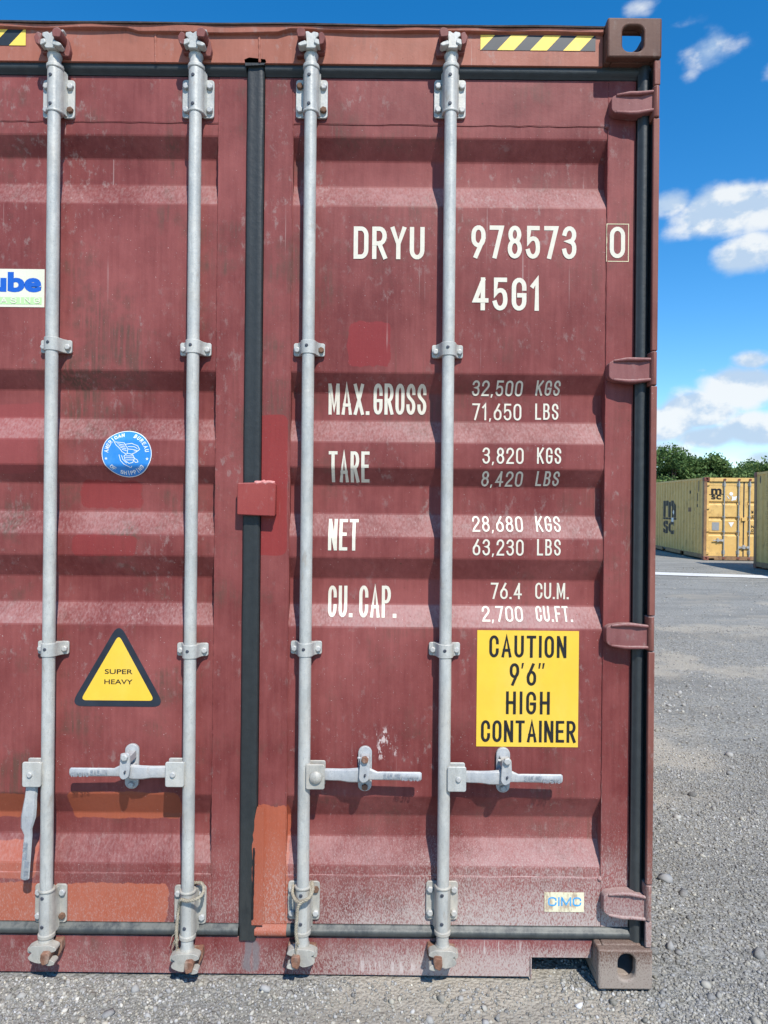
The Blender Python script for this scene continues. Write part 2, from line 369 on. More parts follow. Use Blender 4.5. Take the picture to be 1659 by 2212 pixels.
M['swhite'] = simple('white_sticker', (.70, .68, .54), .5, .04, 12., 0)
M['slabel'] = simple('worn_cream_sticker', (.76, .72, .50), .6, .06, 30., 0, .3, (.36, .24, .17), 55., .85)
M['sgreen'] = simple('green_sticker', (.46, .72, .33), .5, .04, 12., 0)
M['silver'] = simple('silver_print', (.72, .78, .82), .4, .05, 20., 0, .5)
M['rope'] = simple('weathered_rope', (.33, .29, .22), .95, .3, 160., .5, .1)
M['weldpink'] = simple('pink_weld', (.55, .22, .20), .5, .2, 60., .4)
M['grip'] = simple('handle_relief', (.28, .30, .325), .5, .1, 40., 0)
M['inside'] = simple('dark_inside', (.06, .045, .04), .9, .3, 20., .2, .1)

# ------------------------------------------------------------------ stroke lettering (narrow gothic)
def arc(cx, cy, rx, ry, a0, a1, n=9):
    return [(cx+rx*math.cos(math.radians(a0+(a1-a0)*i/n)), cy+ry*math.sin(math.radians(a0+(a1-a0)*i/n))) for i in range(n+1)]
def bez(p0, p1, p2, p3, n=8):
    return [tuple((1-t)**3*a+3*(1-t)**2*t*b+3*(1-t)*t*t*c+t**3*d for a, b, c, d in zip(p0, p1, p2, p3)) for t in [i/n for i in range(n+1)]]
R = .25
OV = arc(.5, 1-R, .5, R, 0, 180)+arc(.5, R, .5, R, 180, 360)
SIX = arc(.5, .38, .5, .24, 0, 180)+arc(.5, .24, .5, .24, 180, 360)
GL = {  # width factor, strokes [(points, closed)]
 'O': (1, [(OV, 1)]), '0': (1, [(OV, 1)]),
 'C': (1, [([(1, .68)]+arc(.5, 1-R, .5, R, 0, 180)+arc(.5, R, .5, R, 180, 360)+[(1, .32)], 0)]),
 'G': (1, [([(1, .70)]+arc(.5, 1-R, .5, R, 0, 180)+arc(.5, R, .5, R, 180, 360)+[(1, .46), (.52, .46)], 0)]),
 'D': (1, [([(0, 0), (0, 1), (.5, 1)]+arc(.5, 1-R, .5, R, 90, 0)+arc(.5, R, .5, R, 0, -90), 1)]),
 'U': (1, [([(0, 1)]+arc(.5, R, .5, R, 180, 360)+[(1, 1)], 0)]),
 'J': (.9, [([(0, .25)]+arc(.5, R, .5, R, 180, 360)+[(1, 1)], 0)]),
 'S': (1, [([(1, .74)]+arc(.5, 1-R, .5, R, 0, 180)+bez((0, .74), (0, .52), (1, .52), (1, .27))+arc(.5, R, .5, R, 0, -180)+[(0, .27)], 0)]),
 '2': (1, [([(0, .72)]+arc(.5, 1-R, .5, R, 180, 0)+bez((1, .72), (1, .50), (.15, .30), (0, 0))+[(1, 0)], 0)]),
 '3': (1, [(arc(.5, .77, .48, .23, 170, -30)+bez((.86, .62), (.78, .55), (.6, .54), (.42, .54), 4)[1:]+bez((.42, .54), (.8, .54), (1, .46), (1, .28), 5)[1:]+arc(.5, .26, .5, .26, 0, -170)[1:], 0)]),
 '4': (1.1, [([(.70, 0), (.70, 1)], 0), ([(.70, .97), (.02, .27), (1, .27)], 0)]),
 '5': (1, [([(.95, 1), (.10, 1), (.06, .52)]+bez((.06, .52), (.22, .66), (1, .74), (1, .34), 7)[1:]+arc(.5, .26, .5, .26, 0, -165), 0)]),
 '6': (1, [(SIX, 1), ([(.74, 1), (.02, .40)], 0)]),
 '9': (1, [([(1-x, 1-z) for x, z in SIX], 1), ([(.26, 0), (.98, .60)], 0)]),
 '7': (1, [([(0, 1), (1, 1), (.34, 0)], 0)]),
 '8': (1, [(arc(.5, .765, .44, .235, 0, 350, 20), 1), (arc(.5, .27, .5, .27, 0, 350, 22), 1)]),
 '1': (.55, [([(0, .80), (.7, 1), (.7, 0)], 0)]),
 'A': (1.08, [([(0, 0), (.5, 1), (1, 0)], 0), ([(.17, .30), (.83, .30)], 0)]),
 'B': (1, [([(0, 0), (0, 1), (.55, 1)]+arc(.55, .77, .37, .23, 90, -90)+[(0, .54)], 0), ([(0, .54), (.55, .54)]+arc(.52, .27, .48, .27, 90, -90)+[(0, 0)], 0)]),
 'E': (.9, [([(1, 1), (0, 1), (0, 0), (1, 0)], 0), ([(0, .52), (.85, .52)], 0)]),
 'F': (.9, [([(1, 1), (0, 1), (0, 0)], 0), ([(0, .52), (.85, .52)], 0)]),
 'H': (1, [([(0, 0), (0, 1)], 0), ([(1, 0), (1, 1)], 0), ([(0, .52), (1, .52)], 0)]),
 'I': (.0, [([(.5, 0), (.5, 1)], 0)]),
 'K': (1.05, [([(0, 0), (0, 1)], 0), ([(1, 1), (.05, .42)], 0), ([(.30, .60), (1, 0)], 0)]),
 'L': (.88, [([(0, 1), (0, 0), (1, 0)], 0)]),
 'M': (1.22, [([(0, 0), (0, 1)], 0), ([(1, 0), (1, 1)], 0), ([(.04, 1), (.5, .14), (.96, 1)], 2)]),
 'N': (1.02, [([(0, 0), (0, 1)], 0), ([(1, 0), (1, 1)], 0), ([(.03, 1), (.97, 0)], 2)]),
 'P': (1, [([(0, 0), (0, 1), (.5, 1)]+arc(.5, .74, .5, .26, 90, -90)+[(0, .48)], 0)]),
 'R': (1, [([(0, 0), (0, 1), (.5, 1)]+arc(.5, .74, .48, .26, 90, -90)+[(0, .48)], 0), ([(.46, .48), (1, 0)], 0)]),
 'T': (1, [([(0, 1), (1, 1)], 0), ([(.5, 1), (.5, 0)], 0)]),
 'V': (1, [([(0, 1), (.5, 0), (1, 1)], 0)]),
 'X': (1.05, [([(0, 0), (1, 1)], 0), ([(0, 1), (1, 0)], 0)]),
 'Y': (1.05, [([(0, 1), (.5, .44), (1, 1)], 0), ([(.5, .46), (.5, 0)], 0)]),
}
def ribbon(mb, pts, t, closed, y):
    bare = closed == 2; closed = closed == 1
    P = [Vector(p) for p in pts]; Q = [P[0]]
    for p in P[1:]:
        if (p-Q[-1]).length > t*.02: Q.append(p)
    if closed and (Q[0]-Q[-1]).length < t*.05: Q.pop()
    if not closed and not bare:
        Q[0] = Q[0]-(Q[1]-Q[0]).normalized()*t*.5; Q[-1] = Q[-1]+(Q[-1]-Q[-2]).normalized()*t*.5
    n = len(Q); L = []; Rr = []
    for i, p in enumerate(Q):
        a = Q[i-1] if (i > 0 or closed) else None; b = Q[(i+1) % n] if (i < n-1 or closed) else None
        d0 = (p-a).normalized() if a is not None else (b-p).normalized(); d1 = (b-p).normalized() if b is not None else d0
        m = d0+d1; m = m.normalized() if m.length > 1e-4 else d0
        nn = Vector((-m.y, m.x)); c = max(.42, nn.dot(Vector((-d0.y, d0.x))))
        L.append(p+nn*(t/2/c)); Rr.append(p-nn*(t/2/c))
    vs = [(q.x, y-.00003*i, q.y) for i, q in enumerate(L)]+[(q.x, y-.00003*i, q.y) for i, q in enumerate(Rr)]
    mb.add(vs, [(i, (i+1) % n, n+(i+1) % n, n+i) for i in range(n if closed else n-1)])
def text(mb, s, x0, x1, z0, z1, t, gap=None, tx=None, y=0.):
    """letters fitted in the box; tx maps (x,z) to (x,z)"""
    gap = .9*t if gap is None else gap
    fixed = 0.; flex = 0.; items = []
    for i, c in enumerate(s):
        if c == ' ': fixed += 2.2*t; items.append((c, 0)); continue
        if c in '.,': fixed += t*1.25
        elif c in '\'"': fixed += t*(1.2 if c == "'" else 2.6)
        else: fixed += t; flex += GL[c][0]
        if i < len(s)-1: fixed += gap
    k = (x1-x0-fixed)/flex if flex else 0.; x = x0; h = z1-z0
    for c in s:
        if c == ' ': x += 2.2*t; continue
        if c in '.,':
            q = [(x, z0), (x+t*1.15, z0), (x+t*1.15, z0+t*1.15), (x, z0+t*1.15)] if c == '.' else [(x-.1*t, z0-t*.8), (x+t*.45, z0-t*.8), (x+t*1.1, z0+t*1.05), (x+t*.1, z0+t*1.05)]
            mb.flat([tx(*p) if tx else p for p in q], y); x += t*1.25+gap; continue
        if c in '\'"':
            for j in range(1 if c == "'" else 2):
                xx = x+j*t*1.35
                mb.flat([(xx, z1-t*1.9), (xx+t*.5, z1-t*1.9), (xx+t*.95, z1+t*.1), (xx+t*.2, z1+t*.1)], y)
            x += t*(1.2 if c == "'" else 2.6)+gap; continue
        wf, st = GL[c]; wd = wf*k
        for j, (pts, cl) in enumerate(st):
            pp = [(x+t/2+(gx if wf else 0)*wd, z0+t/2+gz*(h-t)) for gx, gz in pts]
            if tx: pp = [tx(*p) for p in pp]
            ribbon(mb, pp, t, cl, y-j*.0006)
        x += wd+t+gap
def lay(name, mb, mats, surf, breaks, off, parent, axis=2, sign=1):
    """lay a flat sheet of print on a ribbed surface: cut it at the bends and press it on"""
    def ed(bm):
        no = [0, 0, 0]; no[axis] = 1
        cs = [q.co[axis] for q in bm.verts]; lo, hi = min(cs), max(cs)
        for z in breaks:
            if lo+1e-5 < z < hi-1e-5:
                co = [0, 0, 0]; co[axis] = z
                bmesh.ops.bisect_plane(bm, geom=bm.verts[:]+bm.edges[:]+bm.faces[:], dist=1e-6, plane_co=co, plane_no=no)
        if axis == 2:
            for q in bm.verts: q.co.y = q.co.y+surf(q.co.z)-off
        else:
            for q in bm.verts: q.co.x = q.co.x+surf(q.co.y)-off
    return mb.build(name, mats, parent, edit=ed)
def font_mesh(body, bold=0.0):
    cu = bpy.data.curves.new('type', 'FONT'); cu.body = body; cu.offset = bold; cu.fill_mode = 'FRONT'; cu.resolution_u = 4
    o = bpy.data.objects.new('type', cu); COL.objects.link(o)
    dg = bpy.context.evaluated_depsgraph_get(); me = bpy.data.meshes.new_from_object(o.evaluated_get(dg))
    vs = np.array([tuple(q.co)[:2] for q in me.vertices]); fs = [tuple(p.vertices) for p in me.polygons]
    bpy.data.objects.remove(o); bpy.data.curves.remove(cu); bpy.data.meshes.remove(me)
    return vs, fs
def ftext(mb, body, x0, x1, z0, z1, bold=0., y=0., f=None):
    vs, fs = font_mesh(body, bold); lo = vs.min(0); hi = vs.max(0)
    q = (vs-lo)/(hi-lo); pts = [(x0+a*(x1-x0), y, z0+b*(z1-z0)) for a, b in q]
    if f: pts = [f(*p) for p in pts]
    mb.add(pts, fs)

# ------------------------------------------------------------------ ground
def gz(x, y):
    r = math.hypot(x, y)
    z = .006*(mnoise.noise((x*1.7, y*1.7, 0.3))-.5)+.010*(mnoise.noise((x*.45, y*.45, 4.))-.4) if r < 60 else -.006
    z = min(z, 0.0)-.004
    if y > 18: z += .012*(y-18)*min(1, (y-18)/4) if y < 60 else .504
    return z
def dustf(x, y):
    d = .55*mnoise.noise((x*.8+11, y*.55, 2.))+.35*mnoise.noise((x*2.3, y*1.7+5, 9.))+.22*mnoise.noise((x*6, y*5, 3.))
    d += .45*math.exp(-((x-.75)/.45)**2-((y+.12)/.12)**2)+.25*math.exp(-((x+.75)/.3)**2-((y+.05)/.1)**2)
    return d
def axis_pts(lo, hi, step, far):
    a = list(np.arange(lo, hi+step*.5, step)); q = step
    b = [hi]
    while b[-1] < far: q *= 1.25; b.append(b[-1]+q)
    q = step; c = [lo]
    while c[-1] > -far: q *= 1.25; c.append(c[-1]-q)
    return c[:0:-1]+a+b[1:]
mg, t, b = newmat('gravel_ground', .95, .15)
P = t.obj()
n_big = t.noise(P, .55, 5, .6); n_mid = t.noise(P, 3.2, 6, .65); n_fine = t.noise(P, 55, 5, .7)
vr = t.voro(P, 85); vcol = t.new('ShaderNodeTexVoronoi'); t.put(vcol.inputs['Vector'], P); vcol.inputs['Scale'].default_value = 85
vv = t.sep(vcol.outputs['Color'])[0]
c = t.ramp(n_fine, (.30, (.155, .150, .130)), (.50, (.285, .276, .242)), (.72, (.45, .435, .38)))
c = t.mix(t.rng(vv, .55, 1., 0, .5), c, (.40, .40, .39)); c = t.mix(t.rng(vv, .35, 0., 0, .5), c, (.11, .115, .115))
dat = t.new('ShaderNodeAttribute', attribute_name='dust'); dd = t.math('ADD', dat.outputs['Fac'], t.math('MULTIPLY', t.math('SUBTRACT', n_mid, .5), .5))
c = t.mix(t.math('MULTIPLY', t.rng(dd, .04, .30), .85), c, t.mix(n_fine, (.32, .285, .225), (.50, .455, .375)))
sy = t.noise(t.vmath('MULTIPLY', P, (.35, 1.3, 1)), 1.1, 5, .6)
c = t.mix(t.math('MULTIPLY', t.rng(sy, .47, .62), .45), c, (.175, .172, .156))
t.put(b.inputs['Base Color'], c)
hh = t.math('ADD', t.math('MULTIPLY', t.math('SUBTRACT', 1.0, vr), .8), t.math('ADD', t.math('MULTIPLY', t.noise(P, 30, 6, .75), 1.4), t.math('MULTIPLY', t.noise(P, 6, 3), 2.5)))
t.put(b.inputs['Normal'], t.bump(hh, .9, .009))
xs = axis_pts(-2, 4.5, .07, 900); ys = axis_pts(-1, 8, .07, 900)
mb = MB(); mb.v = [(x, y, gz(x, y)) for y in ys for x in xs]; nx = len(xs)
mb.f = [(j*nx+i, j*nx+i+1, (j+1)*nx+i+1, (j+1)*nx+i) for j in range(len(ys)-1) for i in range(nx-1)]; mb.m = [0]*len(mb.f)
ground = tag(mb.build('ground', mg, ang=180), kind='structure')
da = ground.data.attributes.new('dust', 'FLOAT', 'POINT'); da.data.foreach_set('value', [dustf(q[0], q[1]) if math.hypot(q[0], q[1]) < 60 else 0. for q in mb.v])

# loose stones lying on the yard: one uncountable mass
ms_, t, b = newmat('stones', .9, .2)
at = t.new('ShaderNodeAttribute', attribute_name='tint'); P = t.obj()
t.put(b.inputs['Base Color'], t.mix(t.rng(t.noise(P, 240, 3), .35, .65, 0, .35), at.outputs['Color'], (.36, .35, .33)))
t.put(b.inputs['Normal'], t.bump(t.noise(P, 300, 3), .3, .002))
def stones():
    bm = bmesh.new(); bmesh.ops.create_icosphere(bm, subdivisions=1, radius=1); base = np.array([q.co[:] for q in bm.verts]); tri = np.array([[q.index for q in f.verts] for f in bm.faces]); bm.free()
    pts = []
    def scatter(n, fx, smin, smax):
        k = 0
        while k < n:
            x, y = fx()
            if y > .045 and x < 1.235 and not (x > .83 and y < .25): continue
            s_ = smin*(smax/smin)**(random.random()**2.8)
            if random.random() < (dustf(x, y)-.04)*3.0 and random.random() < .62: k += 1; continue
            pts.append((x, y, s_)); k += 1
    scatter(26000, lambda: (random.uniform(-2.2, 4.2), random.uniform(-1.9, .3)), .0020, .010)
    scatter(42000, lambda: (random.uniform(-1.25, 1.75), random.uniform(-.42, .05)), .0015, .0075)
    scatter(150, lambda: (random.uniform(-1.25, 1.75), random.uniform(-.42, .0)), .010, .024)
    def fan(d0, d1):
        D = math.sqrt(random.uniform(d0*d0, d1*d1)); return (CX+D*random.uniform(.26, .80), D-DIST)
    scatter(72000, lambda: fan(1.9, 4.2), .0017, .0080)
    scatter(220, lambda: fan(2., 6.), .012, .026)
    scatter(34000, lambda: fan(4.2, 9.), .0030, .010)
    scatter(5000, lambda: fan(9., 19.), .006, .017)
    n = len(pts); A = np.array(pts)
    zz = np.array([gz(x, y) for x, y, _ in pts])
    sc = A[:, 2:3]*rng.uniform(.65, 1.25, (n, 3)); sc[:, 2] *= .75
    V = base[None]*sc[:, None, :]*rng.uniform(.62, 1.3, (n, 12, 1))
    a = rng.uniform(0, 2*PI, n); ca, sa = np.cos(a)[:, None], np.sin(a)[:, None]
    X = V[..., 0]*ca-V[..., 1]*sa; Y = V[..., 0]*sa+V[..., 1]*ca
    tl = rng.normal(0, .35, n)[:, None]; Z = V[..., 2]*np.cos(tl)+X*np.sin(tl); X = X*np.cos(tl)-V[..., 2]*np.sin(tl)
    V = np.stack([X+A[:, 0:1], Y+A[:, 1:2], Z+zz[:, None]+A[:, 2:3]*.22], -1).reshape(-1, 3)
    F = (tri[None]+(np.arange(n)*12)[:, None, None]).reshape(-1, 3)
    me = bpy.data.meshes.new('loose_gravel'); me.vertices.add(len(V)); me.vertices.foreach_set('co', V.astype('f').ravel())
    me.loops.add(F.size); me.loops.foreach_set('vertex_index', F.astype('i').ravel())
    me.polygons.add(len(F)); me.polygons.foreach_set('loop_start', np.arange(0, F.size, 3, dtype='i'))
    g = rng.choice([.13, .20, .27, .34, .43], n, p=[.15, .27, .31, .21, .06])*rng.uniform(.85, 1.15, n)
    g *= 1+.34*np.array([mnoise.noise((x*.9, y*.6, 20.))+.7*mnoise.noise((x*3.1, y*2.2, 30.)) for x, y, _ in pts])
    g = np.clip(g*1.0, .08, .6); g[rng.random(n) < .004] = .62
    warm = rng.uniform(.02, .22, n); col = np.stack([g*(1+warm*.5), g*(1+.1*warm), g*(1-warm*.9), np.ones(n)], -1)
    ca_ = me.color_attributes.new('tint', 'FLOAT_COLOR', 'POINT'); ca_.data.foreach_set('color', np.repeat(col, 12, 0).astype('f').ravel())
    me.materials.append(ms_); me.update(calc_edges=True); me.validate()
    o = bpy.data.objects.new('loose_gravel', me); COL.objects.link(o); tag(o, 'loose grey crushed stone scattered over the yard', 'gravel', kind='stuff')
stones()

# white line painted across the yard
mw, t, b = newmat('line_paint', .7, .3); P = t.obj()
t.put(b.inputs['Base Color'], t.mix(t.rng(t.noise(P, 3.5, 6, .7), .58, .72), (.68, .67, .63), (.36, .35, .33)))
def gpoint(px, py):
    a = (px-829.5)/FPX; b_ = (py-1106)/FPX; X = a+b_*ROLL; Z = -a*ROLL+b_; D = CZ/Z; return Vector((CX+X*D, D-DIST))
mb = MB(); a0, a1 = gpoint(1419, 1235.5), gpoint(1659, 1243.2); b0, b1 = gpoint(1419, 1241.2), gpoint(1659, 1249.2)
e0 = (a1-a0).normalized(); L0 = [a0+e0*q for q in np.linspace(-5, 14, 40)]; L1 = [b0+(b1-b0).normalized()*q for q in np.linspace(-5, 14, 40)]
mb.v = [(p.x, p.y, gz(p.x, p.y)+.012) for p in L0]+[(p.x, p.y, gz(p.x, p.y)+.012) for p in L1]
mb.f = [(i, i+1, 41+i, 40+i) for i in range(39)]; mb.m = [0]*39
tag(mb.build('road_marking', mw, ang=180), kind='structure')

# ------------------------------------------------------------------ the maroon container
FR, SO, SI = .085, .088, .1280
HY = .043; SHIFT = -.019
YO = SHIFT
box_ = empty('shipping_container'); tag(box_, 'close maroon steel shipping container with two locked doors, white weight lettering and yellow caution sign', 'shipping container')
PR = [(262, 0), (297, 0), (350, 1), (405, 1), (445, 0), (805, 0), (850, 1), (910, 1), (955, 0), (1010, 0), (1050, 1), (1110, 1), (1160, 0), (1205, 0), (1250, 1), (1305, 1), (1355, 0), (1720, 0), (1760, 1), (1805, 1), (1870, 0), (1900, 0)]
prof = round_line([(W(800, py, SI if k else SO).z, SI if k else SO) for py, k in PR], .007, 3)[::-1]   # z rising
PZ = np.array([p[0] for p in prof]); PY = np.array([p[1] for p in prof])
surf = lambda z: float(np.interp(z, PZ, PY))
BRK = [float(q) for q in PZ]
def WS(px, py):
    y = SO
    for _ in range(5): p = W(px, py, y); y = surf(p.z)
    return p
XIN, XSH0, XSH1, XOUT = .0275, .1135, 1.0825, 1.167                 # door edges and sheet edges, from the middle
ZT, ZB = W(800, 170, FR).z, W(800, 1997, FR).z                       # door top and bottom
ZH, ZL = W(800, 268, FR).z, W(800, 1893, FR).z                       # inner edges of the top and bottom rails
def bead(mb, p0, p1, r=.003, step=.012):
    p0 = Vector(p0); p1 = Vector(p1); n = max(2, int((p1-p0).length/step))
    mb.tube([p0.lerp(p1, i/n) for i in range(n+1)], [r*random.uniform(.6, 1.25) for i in range(n+1)], 6)
def door(sx):
    mb = MB(); X = lambda a: sx*a
    nxs = 34; xs_ = [XSH0-.012+(XSH1-XSH0+.024)*i/nxs for i in range(nxs+1)]
    rings = [[(X(x), y+.0004*mnoise.noise((X(x)*5, z*5, 1.)), z) for z, y in prof] for x in xs_]
    mb.loft(rings, caps=False, closed=False)
    d = lambda a, b: (min(X(a), X(b)), max(X(a), X(b)))
    mb.box(*d(XIN, XSH0), FR, .14, ZB, ZT); mb.box(*d(XSH1, XOUT), FR, .14, ZB, ZT)
    mb.box(*d(XSH0+.0005, XSH1-.0005), FR+.0006, .139, ZH, ZT-.0003); mb.box(*d(XSH0+.0005, XSH1-.0005), FR+.0006, .139, ZB+.0003, ZL)
    bead(mb, (X(XSH0), FR+.001, ZL), (X(XSH0), FR+.001, ZT-.01), .0026); bead(mb, (X(XSH1), FR+.001, ZL), (X(XSH1), FR+.001, ZT-.01), .0026)
    bead(mb, (X(XSH0), FR+.0035, ZH-.001), (X(XSH1), FR+.0035, ZH-.001), .0028, .03); bead(mb, (X(XSH0), FR+.0035, ZL+.001), (X(XSH1), FR+.0035, ZL+.001), .0028, .03)
    for z in (ZH, ZL): mb.lathe(X(XSH1-.004), FR+.001, [(.0, z-.008), (.006, z-.005), (.007, z), (.004, z+.006), (0, z+.008)], 8)
    o = mb.build('door', M['door'], box_, bevel=.0022, ang=9)
    g_ = MB(); gp = lambda w_: [(-w_/2, .092), (-w_/2, .083), (-w_*.36, .079), (-w_*.27, .0715), (-w_*.1, .069), (w_*.14, .0695), (w_*.27, .073), (w_*.36, .080), (w_/2, .083), (w_/2, .092)]
    zt0, zt1 = ZT+.001, W(800, 134, .08).z; zb1, zb0 = ZB-.001, .110
    cz = (zt0+zt1)/2; g_.profile([(cz+a, y) for a, y in gp(zt1-zt0)], 'x', X(XIN+.001), X(1.19))
    cz = (zb0+zb1)/2; g_.profile([(cz+a, y) for a, y in gp(zb1-zb0)], 'x', X(XIN+.001), X(1.19))
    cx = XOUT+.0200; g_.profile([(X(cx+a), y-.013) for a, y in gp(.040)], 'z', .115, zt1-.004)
    g_.box(*sorted((X(1.2072), X(1.2118))), .045, .165, .125, zt1-.03); g_.box(*sorted((X(XOUT+.002), X(1.2070))), .118, .150, .125, zt1-.03)  # black lip boxes put in to darken the shaded post channel
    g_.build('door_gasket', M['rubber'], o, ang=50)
    if sx > 0:
        g2 = MB(); zt_g = W(550, 132, .08).z
        def strip(z):
            k = .0012*mnoise.noise((0, 1, z*7)); q = .0010*mnoise.noise((3, 1, z*23)); w_ = .0262
            return [(-w_+k, .092, z), (-w_+k, .0765, z), (-w_*.86+k, .0722+q, z), (-w_*.62+k, .0708, z), (-w_*.40, .0716, z), (w_*.30, .0712, z), (w_*.66-k, .0700, z), (w_*.88-q, .0722, z), (w_-q, .0765, z), (w_-q, .092, z)]
        g2.loft([strip(z) for z in np.linspace(.104, zt_g, 70)])
        zz_ = np.linspace(W(545, 1998, .07).z, W(550, 1742, .07).z, 26); xr_ = W(569, 1900, .07).x
        g5 = MB(); lf = [(W(545+10*max(0, (k-15)/11)**2+random.uniform(-1.6, 1.6), 1900, .07).x, z) for k, z in enumerate(zz_)]
        g5.prism([(xr_, zz_[0])]+[(xr_, zz_[-1]-.004)]+lf[::-1], .0688, .0698); g5.build('painted_gasket', M['oldorange'], o)
        w0 = W(530, 131, .062); w1 = W(573, 131, .062)
        g2.prism([(w0.x, w0.z-.015), (w0.x-.003, w0.z+.004), (w0.x+.012, w0.z+.010), (w1.x, w0.z+.005), (w1.x+.003, w0.z-.003), (w1.x-.004, w0.z-.012)], .062, .075)
        g2.build('centre_gasket', M['rubberd'], o, ang=32)
    if sx > 0:
        g3 = MB(); cz = (zb0+zb1)/2; x0, x1 = W(541, 2000, .07).x, W(618, 2000, .07).x
        g3.loft([[(x, y-.0014, cz+a*1.02) for a, y in gp(zb1-zb0)] for x in np.linspace(x0+.012, x1, 8)])
        g3.build('painted_gasket', M['oldorange'], o, ang=50)
        g4 = MB(); q0, q1 = W(549, 1832, .0675), W(545, 1985, .0675)
        g4.tube([q0.lerp(q1, i/14)+Vector((random.uniform(-.001, .001), 0, 0)) for i in range(15)], [random.uniform(.0022, .004) for _ in range(15)], 6)
        g4.build('torn_seal', M['black'], o)
    # hinges
    for top, bot in ((205, 250), (776, 826), (1346, 1398), (1924, 1978)):
        a = W(1311, top, .06).z; c_ = W(1311, bot, .06).z; h = MB(); zc = (a+c_)/2; hh_ = (a-c_)/2
        xl, xm, xr = 1.081, 1.150, 1.2045
        ol = [(xl, zc+hh_*.62), (xl+.012, zc+hh_*.86), (xm-.012, zc+hh_*1.02), (xm+.01, zc+hh_), (xr, zc+hh_*.92), (xr, zc-hh_*.98), (xm+.012, zc-hh_*1.08), (xm-.012, zc-hh_*1.02), (xl+.014, zc-hh_*.90), (xl, zc-hh_*.6)]
        ol = round_poly(ol, .012, 3); pl = lambda x, y, z: (X(x), y-.018*max(0., min(1., (x-1.17)/.035)), z)
        h.prism(ol, .052, .0845, pl)
        for sg in (1, -1):      # raised edges
            rim = [(xl+.014, zc+sg*hh_*.80, .051), (xm-.014, zc+sg*hh_*.94, .048), (xm+.010, zc+sg*hh_*.93, .047), (xr-.002, zc+sg*hh_*.86, .034)]
            h.tube([(X(x), y, z) for x, z, y in rim], [.004, .0065, .0065, .005], 7)
        h.build('hinge', M['hinge'], o, bevel=.003)
    return o
door_r = door(1); door_l = door(-1)

YO = 0.0
# corner posts with hinge knuckles
for sx in (1, -1):
    mb = MB(); d = lambda a, b: (min(sx*a, sx*b), max(sx*a, sx*b))
    cuts = [2.777]+[q for top, bot in ((205, 250), (776, 826), (1346, 1398), (1924, 1978)) for q in (W(1408, top-16, .02).z, W(1408, bot+8, .02).z)]+[.119]
    for i in range(len(cuts)-1):
        lug = i % 2 == 1
        if lug: mb.profile([(sx*a, y) for a, y in ((1.1985, .13), (1.1985, .018), (1.2015, .008), (1.2085, .003), (1.2155, .007), (1.2195, .018), (1.2195, .13))], 'z', cuts[i+1]+.0012, cuts[i]-.0012)
        else:
            mb.box(*d(1.2000, 1.2185), .007+.0012*(i % 3), .022, cuts[i+1]+.0012, cuts[i]-.0012); mb.box(*d(1.2125, 1.2183), .0225, .13, cuts[i+1]+.0012, cuts[i]-.0012)
    mb.box(*d(1.150, 1.2185), .151, .20, .119, 2.777)
    mb.build('corner_post', M['post'], box_, bevel=.003)

# corner castings: hollow blocks with holes
def plate(mb, w_, h_, hole, th, f):
    """plate in (a,b) with a hole outline, thickness th; f maps (a,b,t) to the world"""
    n = len(hole); cx = sum(q[0] for q in hole)/n; cz = sum(q[1] for q in hole)/n
    out = []
    for a, b_ in hole:      # matching point on the outer rectangle
        dx_, dz_ = a-cx, b_-cz
        k = min(((w_-cx)/dx_ if dx_ > 1e-9 else -cx/dx_ if dx_ < -1e-9 else 9e9), ((h_-cz)/dz_ if dz_ > 1e-9 else -cz/dz_ if dz_ < -1e-9 else 9e9))
        out.append([cx+dx_*k, cz+dz_*k])
    for c_ in ((0, 0), (w_, 0), (0, h_), (w_, h_)):
        i = min(range(n), key=lambda q: (out[q][0]-c_[0])**2+(out[q][1]-c_[1])**2); out[i] = list(c_)
    mb.loft([[f(a, b_, 0) for a, b_ in hole], [f(a, b_, 0) for a, b_ in out], [f(a, b_, th) for a, b_ in out], [f(a, b_, th) for a, b_ in hole], [f(a, b_, 0) for a, b_ in hole]], caps=False)
